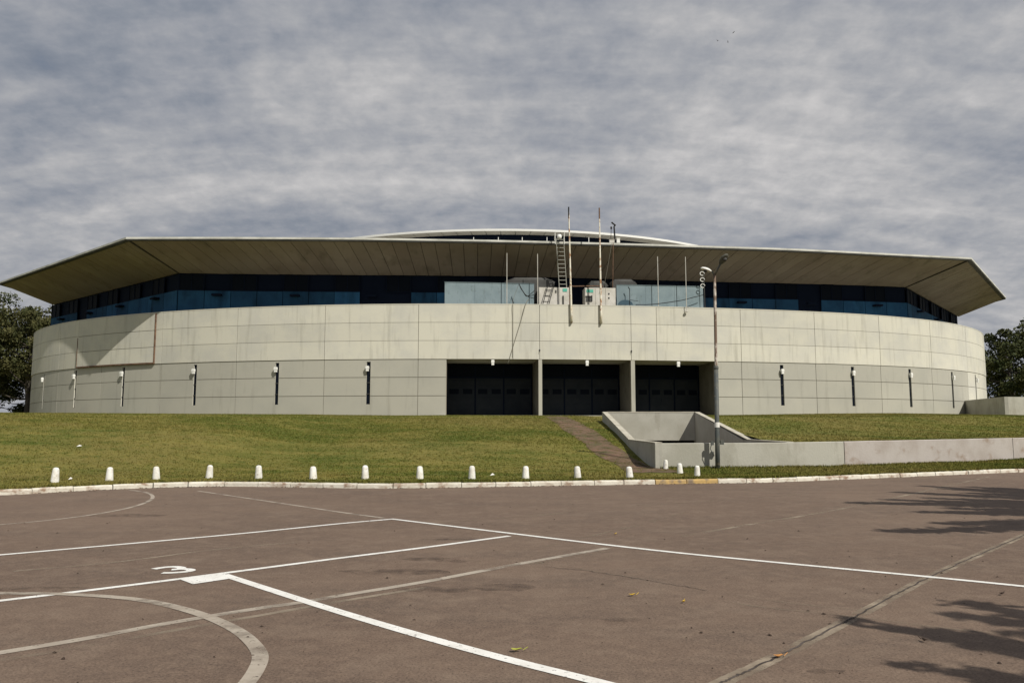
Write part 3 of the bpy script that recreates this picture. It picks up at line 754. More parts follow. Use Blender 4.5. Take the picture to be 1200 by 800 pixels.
# flat blank panel with rusty frame on the left
def blank_panel():
    ua, ub = phi_px(92.5, 9), phi_px(182, 9); z0, z1 = 7.32, 11.58
    c = wpt((ua + ub) / 2); root = empty('blank_sign_panel', (c.x, c.y, z0)); inv = Matrix.Translation(-Vector(root.location))
    tag(root, 'blank cream sign panel with rusty edge on the shaded left side of the arena wall', 'sign panel')
    rows = [z0, z0 + 1.33, z0 + 2.78, z1]
    for a, b in zip(rows, rows[1:]):
        o = curved(ua, ub, a + .02, b - .02, .13, .09).obj('sheet', 'upper', root); o.matrix_parent_inverse = inv
    o = curved(ua, ub, z0, z1, .06, .03).obj('backing', 'core', root); o.matrix_parent_inverse = inv
    w = .07 / 60
    for q in ((ua - w, ua, z0 - .1, z1 - 1.6), (ub, ub + w, z0 - .1, z1)):
        o = curved(*q, .16, .16).obj('side_edge', 'rust', root); o.matrix_parent_inverse = inv
    o = curved(ua, ub, z0 - .1, z0, .18, .18).obj('bottom_edge', 'rust', root); o.matrix_parent_inverse = inv
blank_panel()

# ------------------------------------------------------------------ lamps on the wall
def wall_lamp_proto():
    r = empty('wall_lamp')
    MB().box((0, -.05, .27), (.06, .18, .06)).box((0, -.03, .24), (.05, .05, .12)).obj('bracket', 'duct', r)
    m = MB().box((0, -.17, .10), (.30, .24, .25)); m.box((0, -.17, .24), (.24, .18, .05)); m.obj('housing', 'white', r)
    MB().box((0, -.17, -.14), (.25, .20, .19)).box((0, -.17, -.035), (.17, .14, .03)).obj('lens_box', 'white', r)
    return r
proto = wall_lamp_proto()
ordl = ['leftmost', 'second', 'third', 'fourth', 'fifth', 'sixth']
lab = {0: 'small white wall lamp over the slit window nearest the left edge of the arena', 1: 'small white wall lamp below the left corner of the blank sign panel',
       2: 'small white wall lamp below the right half of the blank sign panel', 3: 'small white wall lamp on the slit window just right of the blank sign panel',
       4: 'small white wall lamp on the second slit window left of the garage bays', 5: 'small white wall lamp on the slit window just left of the garage bays',
       6: 'small white wall lamp on the first slit window right of the street lamp', 7: 'small white wall lamp on the second slit window right of the street lamp',
       8: 'small white wall lamp on the third slit window right of the street lamp', 9: 'small white wall lamp on the slit window above the low annexe end',
       10: 'small white wall lamp on the last slit window at the right end of the arena'}
first = True
def place_lamp(u, z, label, shift=0.0):
    global first
    r = proto if first else copy_thing(proto); first = False
    d, nn = wframe(u); p = wpt(u, .02, z) + d * shift; r.location = p; r.scale = (.84, .84, .84); r.rotation_euler = (0, 0, math.atan2(d.y, d.x))
    tag(r, label, 'wall lamp', 'white lamps on the arena wall'); return r
for i, u in enumerate(sl): place_lamp(u, 6.45, lab[i], -.05)
for px, nm in ((577.5, 'left'), (687.5, 'middle'), (794, 'right')):
    place_lamp(phi_px(px), 6.92, 'small white lamp hanging under the lintel of the %s garage bay' % nm)
# small clamps on the lintel above the pillars
for px, w in ((632.5, 'left'), (740, 'right')):
    u = phi_px(px); d, nn = wframe(u); p = wpt(u, .03, 7.95)
    r = empty('wall_hook', p); tag(r, 'tiny dark hook on the lintel above the %s pillar between garage bays' % w, 'hook', 'hooks above the bay pillars')
    MB().box((0, -.03, 0), (.09, .06, .12)).obj('hook_plate', 'black', r); MB().tube([(0, -.06, 0), (0, -.12, -.05), (0, -.1, -.2)], .015, 5).obj('hook_rod', 'black', r)
# last little lamp on the silhouette
# ------------------------------------------------------------------ things on the terrace
def screen(px0, px1, pyt, label, Y=66.2, slope=0.0):
    A, B = at_y(px0, 350, Y - .35), at_y(px1, 350, Y + .45); zt = at_y((px0 + px1) / 2, pyt, Y).z
    A.z = B.z = 0; d = (B - A).normalized(); nn = Vector((d.y, -d.x, 0)); L_ = (B - A).length; r = empty('plant_screen', (A.x, A.y, 11.3))
    inv = Matrix.Translation(-Vector(r.location)); tag(r, label, 'screen'); k = max(2, round(L_ / 2.5)); z0 = 11.3; hh = zt - z0
    for i in range(k):
        o = MB().box(A + d * L_ * (i + .5) / k + UP * (z0 + hh / 2) + nn * random.uniform(-.004, .004), (L_ / k - .012, .05, hh), ax=(d, nn, UP)).obj('sheet', 'screen', r); o.matrix_parent_inverse = inv
    o = MB().box(A + d * L_ / 2 - nn * .06 + UP * (zt - .1), (L_, .06, .08), ax=(d, nn, UP)).box(A + d * L_ / 2 - nn * .06 + UP * (z0 + .6), (L_, .06, .08), ax=(d, nn, UP)).obj('rail', 'duct', r); o.matrix_parent_inverse = inv
    o = MB().box(A + d * L_ / 2 + UP * (zt + .015), (L_ + .04, .12, .03), ax=(d, nn, UP)).obj('cap', 'screen', r); o.matrix_parent_inverse = inv
    return A, d, nn, zt
sA, sd_, sn, szt = screen(521, 626, 331.5, 'long pale blue metal screen on the parapet above the left garage bay')
screen(722.5, 824, 334.8, 'long pale blue metal screen on the parapet beside the street lamp head', 66.9)
def cabinet(px0, px1, pyt, Y, label, kind):
    A, B = at_y(px0, 350, Y), at_y(px1, 350, Y + .15); zt = at_y((px0 + px1) / 2, pyt, Y).z; A.z = B.z = 0
    d = (B - A).normalized(); nn = Vector((d.y, -d.x, 0)); L_ = (B - A).length; z0 = 11.28; hh = zt - z0
    r = empty('air_conditioning_cabinet', (A.x, A.y, z0)); inv = Matrix.Translation(-Vector(r.location)); tag(r, label, 'cabinet'); ax = (d, nn, UP)
    def pc(mb, nme, mt): o = mb.obj(nme, mt, r); o.matrix_parent_inverse = inv; return o
    pc(MB().box(A + d * L_ / 2 - nn * .7 + UP * (z0 + hh / 2), (L_, 1.35, hh), ax=ax), 'casing', 'acwhite')
    for i in range(3): pc(MB().box(A + d * L_ * (i + .5) / 3 - nn * .015 + UP * (z0 + hh / 2 + .02), (L_ / 3 - .05, .04, hh - .12), ax=ax), 'door_panel', 'acwhite')
    if kind == 0:
        pc(MB().box(A + d * L_ * .86 + nn * .02 + UP * (zt - .22), (.36, .02, .26), ax=ax), 'label', 'green')
        pc(MB().box(A + d * L_ * .80 + nn * .03 + UP * (z0 + .8), (.10, .06, 1.0), ax=ax), 'handle', 'black')
        pc(MB().box(A + d * L_ * .56 + nn * .02 + UP * (zt - .35), (.10, .03, .22), ax=ax), 'vent', 'duct')
    else:
        pc(MB().box(A + d * .42 + nn * .02 + UP * (zt - .28), (.56, .02, .24), ax=ax), 'label', 'green')
        pc(MB().box(A + d * .32 + nn * .02 + UP * (zt - .98), (.48, .04, .40), ax=ax), 'grille', 'duct')
        pc(MB().box(A + d * .32 + nn * .025 + UP * (zt - .74), (.54, .07, .08), ax=ax).box(A + d * .58 + nn * .025 + UP * (zt - .9), (.07, .07, .5), ax=ax), 'grille_frame', 'black')
        pc(MB().box(A + d * L_ * .78 + nn * .02 + UP * (zt - .5), (.10, .04, .12), ax=ax).box(A + d * L_ * .78 + nn * .02 + UP * (zt - .85), (.10, .04, .12), ax=ax), 'vent', 'black')
    return A, d, nn, zt
cabinet(631.5, 667, 336.5, 66.1, 'dirty white plant cabinet behind the leaning step ladder with green label at its right', 0)
cabinet(685.5, 721.5, 337, 66.4, 'dirty white plant cabinet with small dark grille and green label at its left', 1)
def duct(px0, px1, pyt, Y, label, rnd):
    A, B = at_y(px0, 335, Y), at_y(px1, 335, Y); zt = at_y(px0, pyt, Y).z; r = empty('air_duct', ((A.x + B.x) / 2, Y + .6, 11.3)); inv = Matrix.Translation(-Vector(r.location)); tag(r, label, 'duct')
    c = Vector(((A.x + B.x) / 2, Y + .6, 0)); w = B.x - A.x
    o = MB().box(c + UP * (11.3 + (zt - 11.5) / 2), (w * .9, 1.2, zt - 11.5)).obj('casing', 'duct', r); o.matrix_parent_inverse = inv
    o = MB().tube([(A.x, Y + .5, zt - .45), (A.x + w * .2, Y + .5, zt - .25), (B.x - w * .2, Y + .5, zt - .25), (B.x, Y + .5, zt - .5)], [.22, .34, .34, .22], 12).obj('elbow', 'duct', r, smooth=True); o.matrix_parent_inverse = inv
duct(592, 650, 325, 67.2, 'grey air duct in shade behind the left blue screen and ladder', 0)
duct(690, 712, 329, 67.5, 'grey humped air duct between the two tall flagpoles', 1)
duct(716, 746, 327, 67.4, 'grey air duct behind the left end of the right blue screen', 1)
# bar between cabinets
A, B = at_y(667, 335.5, 66.6), at_y(706, 335, 66.8)
tag(MB().tube([A, B], .05, 6).tube([A, (A.x, A.y, 11.3)], .04, 6).tube([B, (B.x, B.y, 11.3)], .04, 6).obj('rusty_rail', 'rust'), 'rusty orange rail spanning the dark gap between the two plant cabinets', 'rail')
# step ladder frame leaning on the left cabinet
def ladder(name, A0, A1, wvec, nr, rad_, mat, label):
    r = empty(name, A0); inv = Matrix.Translation(-Vector(A0)); tag(r, label, 'ladder')
    for s in (-.5, .5):
        o = MB().tube([A0 + wvec * s, A1 + wvec * s], rad_, 6).obj('rail', mat, r); o.matrix_parent_inverse = inv
    for i in range(nr):
        c = A0.lerp(A1, (i + .6) / nr); o = MB().tube([c - wvec * .5, c + wvec * .5], rad_ * .75, 5).obj('rung', mat, r); o.matrix_parent_inverse = inv
    return r
MT['alu'] = material('dull_aluminium', (0.42, 0.42, 0.38), 0.5, metallic=0.3)
L0 = at_y(660.5, 350, 66.75); L1 = at_y(656.0, 279, 65.9)
ladder('roof_ladder', L0, L1, Vector((.62, .03, 0)), 15, .035, 'alu', 'tall aluminium ladder leaning against the roof edge beside the left flagpole')
# handrail hoops at ladder top
p = L1 + Vector((0, 0, 0)); hp = MB()
for s in (-.5, .5): hp.tube([p + Vector((.74 * s, 0, -.5)), p + Vector((.78 * s, .05, .45)), p + Vector((.78 * s, .5, .5)), p + Vector((.78 * s, .9, 0))], .028, 6)
tag(hp.obj('ladder_hoop', 'white'), 'pair of white grab hoops where the tall ladder meets the roof edge', 'hoop')
bm_ = MB().lathe((0, 0, 0), [(.03, -.21), (.16, -.17), (.2, -.05), (.2, .08), (.14, .19), (.03, .22)], 14)
o = bm_.obj('white_float', 'white', smooth=True); o.location = at_y(655.5, 277.5, 66.6); tag(o, 'small white rounded object sitting at the top of the tall ladder', 'object')
S0 = at_y(639.5, 357, 65.75); S1 = at_y(646, 333, 65.95)
ladder('step_ladder', S0, S1, Vector((.50, .03, 0)), 4, .035, 'black', 'short dark ladder leaning on the left plant cabinet')
# tall flagpoles hung on the wall
def flagpole(px0, py0, px1, py1, label):
    A = at_y(px0, py0, wpt(phi_px(px0, 10.5), .03).y - .17); B = at_y(px1, py1, A.y); r = empty('flagpole', A); inv = Matrix.Translation(-Vector(A)); tag(r, label, 'flagpole', 'flagpoles bracketed to the arena parapet')
    n_s = 10; P = [A.lerp(B, i / n_s) for i in range(n_s + 1)]
    o = MB().tube(P, [.095 - .05 * i / n_s for i in range(n_s + 1)], 10).obj('shaft', 'polewhite', r, smooth=True); o.matrix_parent_inverse = inv
    for f in (.01, .15):
        c = A.lerp(B, f); o = MB().box(c + Vector((0, .08, 0)), (.22, .17, .08)).obj('bracket', 'rust', r); o.matrix_parent_inverse = inv
    o = MB().tube([B - Vector((0, 0, .9)), B + Vector((0, 0, .03))], .055, 8).obj('tip', 'black' if px0 < 690 else 'rust', r); o.matrix_parent_inverse = inv
flagpole(669.8, 378, 666.4, 243, 'tall rust streaked white flagpole with black tip, just right of the tall ladder')
flagpole(704.5, 379, 702.3, 244, 'tall rust streaked white flagpole standing right of its black tipped twin')
for px, pt, pb, w in ((594, 296.5, 352, 'rising in front of the left blue screen'), (630, 297.5, 352, 'at the right end of the left blue screen'),
                   (771, 300.5, 352, 'rising in front of the middle of the right blue screen'), (803.7, 301, 352, 'rising behind the right blue screen near the street lamp')):
    Yp = 65.75 if px < 700 else 66.3; A = at_y(px, pb, Yp); A.z = 11.3; B = at_y(px, pt, Yp); B.x = A.x = (A.x + B.x) / 2
    tag(MB().tube([A, B], .03, 8).lathe((A.x, A.y, 11.25), [(.14, 0), (.14, .05), (.06, .08)], 8).obj('thin_pole', 'acwhite'), 'thin pale steel pole %s' % w, 'pole', 'thin poles along the terrace')
# ring antenna
A = at_y(823.5, 337, 66.9); B = at_y(822.5, 316, 66.9); r = empty('ring_antenna', (A.x, A.y, 11.3)); inv = Matrix.Translation(-Vector(r.location))
tag(r, 'white curly ring aerial at the right end of the right blue screen', 'antenna')
o = MB().tube([(A.x + .15, A.y, 11.3), (B.x + .15, B.y, B.z)], .03, 6).obj('mast', 'duct', r); o.matrix_parent_inverse = inv
for k in range(3):
    c = B.lerp(A, .22 + k * .34); m = MB()
    m.tube([c + Vector((.17 * math.cos(t), 0, .16 * math.sin(t))) for t in [x * 6.283 / 12 for x in range(0, 11)]], .035, 6); o = m.obj('ring', 'white', r); o.matrix_parent_inverse = inv
# roof mast with aerial
Yr = 68.0; A = at_y(720.8, 283.5, Yr); B = at_y(719.6, 265.5, Yr); r = empty('roof_mast', A); inv = Matrix.Translation(-Vector(A)); tag(r, 'dark crooked aerial mast on the roof edge right of the flagpoles', 'mast')
for nme, pts, rr in (('mast', [A, B, at_y(721, 263.5, Yr)], .07), ('arm', [at_y(721.5, 264.5, Yr), at_y(716.6, 260.5, Yr)], .07), ('side_rod', [at_y(715.8, 283, Yr), at_y(716.3, 266.5, Yr)], .025)):
    o = MB().tube(pts, rr, 6).obj(nme, 'black', r); o.matrix_parent_inverse = inv
p = at_y(716.3, 267, Yr); o = MB().box(p, (.14, .14, .18)).obj('head', 'black', r); o.matrix_parent_inverse = inv
p = at_y(724.5, 284, Yr - .3); tag(MB().box((p.x, p.y, ZE + .45), (.26, .3, .36)).box((p.x, p.y, ZE + .65), (.3, .34, .05)).obj('roof_box', 'white'), 'small white junction box on the roof edge next to the crooked mast', 'box')
p = at_y(717, 284, Yr - .3); tag(MB().box((p.x, p.y, ZE + .4), (.42, .3, .26)).box((p.x, p.y, ZE + .54), (.46, .34, .03)).obj('roof_box', 'acwhite'), 'low off white box on the roof edge at the foot of the crooked mast', 'box')
# stay wires & cables
def cable(pts, rr, mat, label, n=8):
    tag(MB().tube(catmull(pts, n), rr, 5).obj('cable', mat, smooth=True), label, 'cable')
cable([at_y(717, 284.5, 66.4), at_y(713.5, 305, 66.1), at_y(708, 335, 66.0)], .016, 'greycable', 'thin wire dropping from the crooked roof mast to the right cabinet')
cable([at_y(718.5, 284.5, 66.6), at_y(718.3, 310, 66.7), at_y(718, 338, 66.8)], .035, 'rust', 'brown vertical conduit hanging from the roof edge below the crooked mast')
def onwall(px, py):
    p = at_y(px, py, 65.0)
    u = phi_px(px, p.z); q = wpt(u, .05); s = q.y / 65.0; p = at_y(px, py, q.y); return p
cable([at_y(608, 333, 65.75), at_y(603, 346, 65.7), Vector((*onwall(600.5, 356).xy, onwall(600.5, 356).z)), onwall(600.3, 372), onwall(600.4, 400), onwall(600.4, 419)], .012, 'greycable', 'thin grey wire running straight down the wall above the left garage bay')
cable([at_y(620, 350, 65.7), onwall(616, 356.3), onwall(610, 377), onwall(603, 400), onwall(596, 423), onwall(595, 426) + Vector((0, .1, 0))], .028, 'greycable', 'dark cable slanting down the wall into the left garage bay')
for k, (dx, dy) in enumerate(((0, 0), (5, 3), (9, 8))):
    cable([at_y(608, 332, 65.66), at_y(611 + dx * .3, 339 + dy * .5, 65.62), at_y(618, 347 + dy * .25 - k, 65.62), at_y(627, 350 - k * 5, 65.6)], .028, 'black',
          ('lowest black cable sagging across the right end of the left blue screen', 'middle black cable sagging across the right end of the left blue screen', 'uppermost black cable sagging across the right end of the left blue screen')[k])
cable([at_y(745, 357, 66.2), at_y(765, 356.5, 66.25), at_y(795, 352.5, 66.35), at_y(812, 348.5, 66.6), at_y(824, 345.5, 66.8)], .032, 'black', 'black cable drooping across the right blue screen')
d0 = at_y(733, 357, 66.15); m = MB(); V = [d0 + Vector((0, 0, 0))] + [d0 + Vector((.62 * math.cos(t), .06, .42 * math.sin(t))) for t in [x * math.pi / 12 for x in range(13)]]
m.add(V + [v + Vector((0, .06, 0)) for v in V], [tuple(range(14)), tuple(range(27, 13, -1))] + [(i, (i + 1) % 14, (i + 1) % 14 + 14, i + 14) for i in range(14)])
MT['dish'] = material('dark_blue_mesh', (0.05, 0.09, 0.12), 0.8)
tag(m.obj('dish_antenna', 'dish'), 'dark half round dish in front of the left end of the right blue screen', 'dish')
p = at_y(738, 350, 66.2); tag(MB().tube([(p.x, p.y, 11.4), (p.x, p.y, p.z + .8)], .03, 6).tube([(p.x, p.y, p.z + .8), (p.x - .12, p.y, p.z + 1.0)], .04, 6).tube([(p.x, p.y, p.z - .1), (p.x + .7, p.y, p.z - .2)], .02, 6).obj('dish_mast', 'black'), 'thin black bracket mast standing beside the dark half round dish', 'mast')

# ------------------------------------------------------------------ ramp pit and retaining wall
def extrude_profile(P2, x0, x1):   # profile in (y, z), extruded along x
    n = len(P2); V = [(x0, y, z) for y, z in P2] + [(x1, y, z) for y, z in P2]
    return MB().add(V, [tuple(range(n - 1, -1, -1)), tuple(range(n, 2 * n))] + [(i, (i + 1) % n, (i + 1) % n + n, i + n) for i in range(n)])
pit = empty('ramp_pit', (WX0, 29.3, .25)); tag(pit, 'sunken concrete ramp pit with sloping side walls cut into the lawn below the garage bays', 'ramp pit')
inv_p = Matrix.Translation(-Vector(pit.location))
def pp(mb, nme, mt, lab_=None): o = mb.obj(nme, mt, pit); o.matrix_parent_inverse = inv_p; (lab_ and tag(o, lab_)); return o
zt0, zt1 = 1.12, 2.57; T = .24; yf = wall_y(WX0)
pp(extrude_profile([(yf, -1.6), (yf, zt0), (35.8, zt0 + .03), (PIT_Y, zt1), (PIT_Y + .3, zt1), (PIT_Y + .3, -1.6)], WX0 - T + .12, WX0 + .12), 'side_wall', 'conc')
pp(extrude_profile([(wall_y(WX1) + .3, -1.6), (wall_y(WX1) + .3, zt0), (36.6, zt0 + .03), (PIT_Y, zt1), (PIT_Y + .3, zt1), (PIT_Y + .3, -1.6)], WX1 - .12, WX1 + T - .12), 'side_wall', 'conc')
for x, yf in ((WX0 - T / 2 + .12, yf), (WX1 + T / 2 - .12, wall_y(WX1) + .3)):     # copings as thin slabs
    pp(extrude_profile([(yf + .0, zt0 + .004), (yf, zt0 + .03), (35.8, zt0 + .06), (PIT_Y, zt1 + .03), (PIT_Y + .3, zt1 + .03), (PIT_Y + .3, zt1 + .004), (PIT_Y, zt1 + .004), (35.8, zt0 + .034)], x - T / 2 - .015, x + T / 2 + .015), 'coping', 'coping')
pp(MB().box(((WX0 + WX1) / 2, PIT_Y + .15, (1.0 + zt1) / 2 - .002), (WX1 - WX0 - .26, .3, zt1 - 1.0)), 'rear_wall', 'conc')
pp(MB().box(((WX0 + WX1) / 2, PIT_Y + .15, zt1 + .02), (WX1 - WX0 - .30, .34, .04)), 'rear_coping', 'coping')
pp(MB().box(((WX0 + WX1) / 2, 41.2, -1.7), (WX1 - WX0 + .2, 24, .2)), 'pit_floor', 'conc')
pp(MB().box(((WX0 + WX1) / 2, PIT_Y + 7.0, -.4), (WX1 - WX0 + .2, .2, 2.5)), 'tunnel_end', 'navy')
pp(MB().box(((WX0 + WX1) / 2, PIT_Y + 3.7, 1.12), (WX1 - WX0 + .2, 6.7, .2)), 'tunnel_roof', 'navy')
rw = empty('retaining_wall', (9.4, 30, .25)); tag(rw, 'long low concrete retaining wall edging the lawn right of the ramp pit', 'wall')
inv_r = Matrix.Translation(-Vector(rw.location))
wl = []; x = WX0 - T + .12; XS = [x]; 
joints = [WX0 - T + .12, 12.75, 22.5, 34, 46, 60]
for a, b in zip(joints, joints[1:]):
    n = 14; V = []
    a2, b2 = a + (.018 if a != joints[0] else 0), b - .018
    for i in range(n + 1):
        x = a2 + (b2 - a2) * i / n; e = .05; d = Vector((2 * e, wall_y(x + e) - wall_y(x - e), 0)).normalized() if x > WX0 + .1 else Vector((1, .12, 0)).normalized(); nn = Vector((-d.y, d.x, 0)) * .24
        y = wall_y(x) - (0.002); zt = zt0 + .008 * max(0, x - 9) + .01 * mnoise.noise(Vector((x * .8, 0, 0)))
        V += [(x, y, -.3), (x, y, zt - .02), (x + .0, y + .02, zt), (x + nn.x, y + nn.y, zt), (x + nn.x, y + nn.y, -.3)]
    m = MB().add(V, [(i * 5 + k, (i + 1) * 5 + k, (i + 1) * 5 + k + 1, i * 5 + k + 1) for i in range(n) for k in range(4)] + [(4, 3, 2, 1, 0), tuple(n * 5 + i for i in range(5))])
    o = m.obj('wall_section', 'conc' if a < 12 else 'oldconc', rw); o.matrix_parent_inverse = inv_r

# ------------------------------------------------------------------ street lamp
def street_lamp():
    Yp = 29.15; X = (841 - 600) / 950 * Yp / 1.0; X = at_y(841, 546, Yp).x; z0 = .22
    r = empty('street_lamp', (X, Yp, z0)); tag(r, 'tall weathered grey street lamp with two heads standing against the retaining wall', 'street lamp')
    xt = at_y(837.4, 320, Yp).x - X; zt = at_y(837.4, 320, Yp).z - z0
    f = lambda z: Vector((xt * z / zt, 0, z))
    MB().tube([f(-.2), f(1.0), f(3.6)], [.088, .084, .078], 12).obj('lower_post', 'post', r, smooth=True)
    MB().tube([f(3.6), f(3.66), f(5.5), f(zt)], [.074, .056, .052, .045], 12).obj('upper_post', 'postup', r, smooth=True)
    MB().lathe(f(3.6), [(.085, -.06), (.092, 0), (.07, .07)], 12).obj('collar', 'post', r)
    MB().lathe(f(1.55), [(.088, -.09), (.092, -.09), (.092, .09), (.088, .09)], 12).obj('sticker_band', 'whitepaint_blob', r)
    MB().box(f(.93) + Vector((.17, .02, 0)), (.12, .10, .16)).box(f(.93) + Vector((.1, .02, 0)), (.06, .04, .04)).obj('junction_box', 'post', r)
    MB().box(f(.90) + Vector((-.17, .05, 0)), (.10, .08, .14)).obj('junction_box', 'post', r)
    MB().tube([f(.95) + Vector((-.17, .05, 0)), f(.7) + Vector((-.24, .06, 0)), f(.45) + Vector((-.1, .05, 0))], .015, 6).obj('conduit', 'post', r)
    top = f(zt)
    # left arm and head (points away to the left), right arm and head (reaches up towards the viewer)
    hl = Vector((-.27, -.05, .11)); MB().tube([top - Vector((0, 0, .12)), top + Vector((-.10, -.02, .07))], .032, 8).obj('arm', 'post', r, smooth=True)
    def head(c, d, ln, w, mname):
        d = d.normalized(); s = d.cross(UP).normalized(); u = s.cross(d)
        rows = []; m = MB(); n = 12; prof = [(0, .25), (.12, .62), (.35, 1.0), (.65, 1.0), (.88, .7), (1.0, .15)]; V = []
        for t, k in prof:
            for j in range(n):
                a = 2 * math.pi * j / n; V.append(c + d * (t - .5) * ln + s * math.cos(a) * w * k + u * math.sin(a) * w * k * (.75 if math.sin(a) > 0 else .3))
        m.add(V, [(i * n + j, i * n + (j + 1) % n, (i + 1) * n + (j + 1) % n, (i + 1) * n + j) for i in range(len(prof) - 1) for j in range(n)] + [tuple(range(n - 1, -1, -1)), tuple((len(prof) - 1) * n + j for j in range(n))])
        hd = m.obj('lamp_head', mname, r, smooth=True)
        lb = MB().lathe(c + d * .06 * ln - u * w * .22, [(.02, -.07), (w * .55, -.05), (w * .66, .0), (w * .6, .05)], 12).obj('lamp_glass', 'duct', hd, smooth=True)
    head(top + Vector((-.30, .02, .12)), Vector((-.9, -.15, .28)), .44, .115, 'white')
    MB().tube([top - Vector((0, 0, .1)), top + Vector((.08, -.1, .1)), top + Vector((.16, -.25, .30))], .032, 8).obj('arm', 'post', r, smooth=True)
    head(top + Vector((.235, -.42, .42)), Vector((.35, -.8, .62)), .52, .14, 'post')
street_lamp()

def on_ground(px, py, y0=20.0, ymax=66):
    v = _ray(px, py); yy = y0
    while yy < ymax and EYE + v[2] / v[1] * yy > h_ground(v[0] / v[1] * yy, yy): yy += .05
    return v[0] / v[1] * yy, yy
# ------------------------------------------------------------------ bollards
BOL = [(64, 565), (128, 563), (183, 561.5), (245, 560), (303, 560.5), (367, 561), (428, 561), (492, 561), (553, 561), (616, 561), (677, 560.5), (738, 561), (780, 549.5), (797, 554.5), (817, 558.5)]
blabs = ['nearest the left edge of the photo'] + ['%s from the left end of the kerbside row' % w for w in ('second', 'third', 'fourth', 'fifth', 'sixth', 'seventh', 'eighth', 'ninth', 'tenth', 'eleventh')] + \
        ['at the right end of the kerbside row below the dirt path', 'set back against the ramp pit wall, farthest from the kerb', 'middle one of the three stepping from pit wall to kerb', 'nearest the kerb in the short slanting row before the pit']
bproto = None
for i, ((px, py), lb) in enumerate(zip(BOL, blabs)):
    x, y = on_ground(px, py)
    if bproto is None:
        m = MB().lathe((0, 0, 0), [(.110, -.06), (.108, .02), (.098, .16), (.085, .31), (.076, .345), (.056, .370), (.025, .380)], 18)
        o = m.obj('bollard', 'bollard', smooth=True); bproto = o
    else: o = bproto.copy(); COL.objects.link(o)
    o.location = (x, y, h_ground(x, y)); o.rotation_euler = (random.uniform(-.06, .06), random.uniform(-.06, .06), random.uniform(0, 6)); s = 1 if i < 12 else .87
    o.scale = (s * random.uniform(.96, 1.04), s * random.uniform(.96, 1.04), s * random.uniform(.95, 1.05))
    tag(o, 'stubby whitewashed bollard ' + lb, 'bollard', 'white bollards beside the kerb')

# ------------------------------------------------------------------ worn dirt path on the slope
def path_sheet():
    ctr = [(650, 487.5, 26), (668, 496, 30), (688, 511, 34), (706, 524, 36), (722, 535, 36), (735, 542, 36), (752, 548, 46), (775, 554, 70)]
    mb = MB(); V = []; rows = []
    pts = catmull([(a, b, c) for a, b, c in ctr], 6)
    for p in pts:
        row = []
        for s in (-.5, -.3, -.1, .1, .3, .5):
            w = p.z * (1 + .25 * mnoise.noise(Vector((p.y * .15, s * 3, 0))))
            px, py = p.x + w * s, p.y; x, y = on_ground(px, py)
            if x > WX0 - .25: y = min(y, wall_y(x) - .25 - max(0, .3 * (WX0 + .3 - x)))
            row.append((x, y, h_ground(x, y) + .015))
        rows.append(row)
    V = [q for r_ in rows for q in r_]
    mb.add(V, [(i * 6 + k, i * 6 + k + 1, (i + 1) * 6 + k + 1, (i + 1) * 6 + k) for i in range(len(rows) - 1) for k in range(5)])
    o = mb.obj('dirt_path', 'dirt', fix=False); tag(o, kind='structure'); return [(r_[0], r_[5]) for r_ in rows]
prow = path_sheet()
path_c = np.array([[(a[0] + b[0]) / 2, (a[1] + b[1]) / 2, abs(b[0] - a[0]) / 2] for a, b in prow])

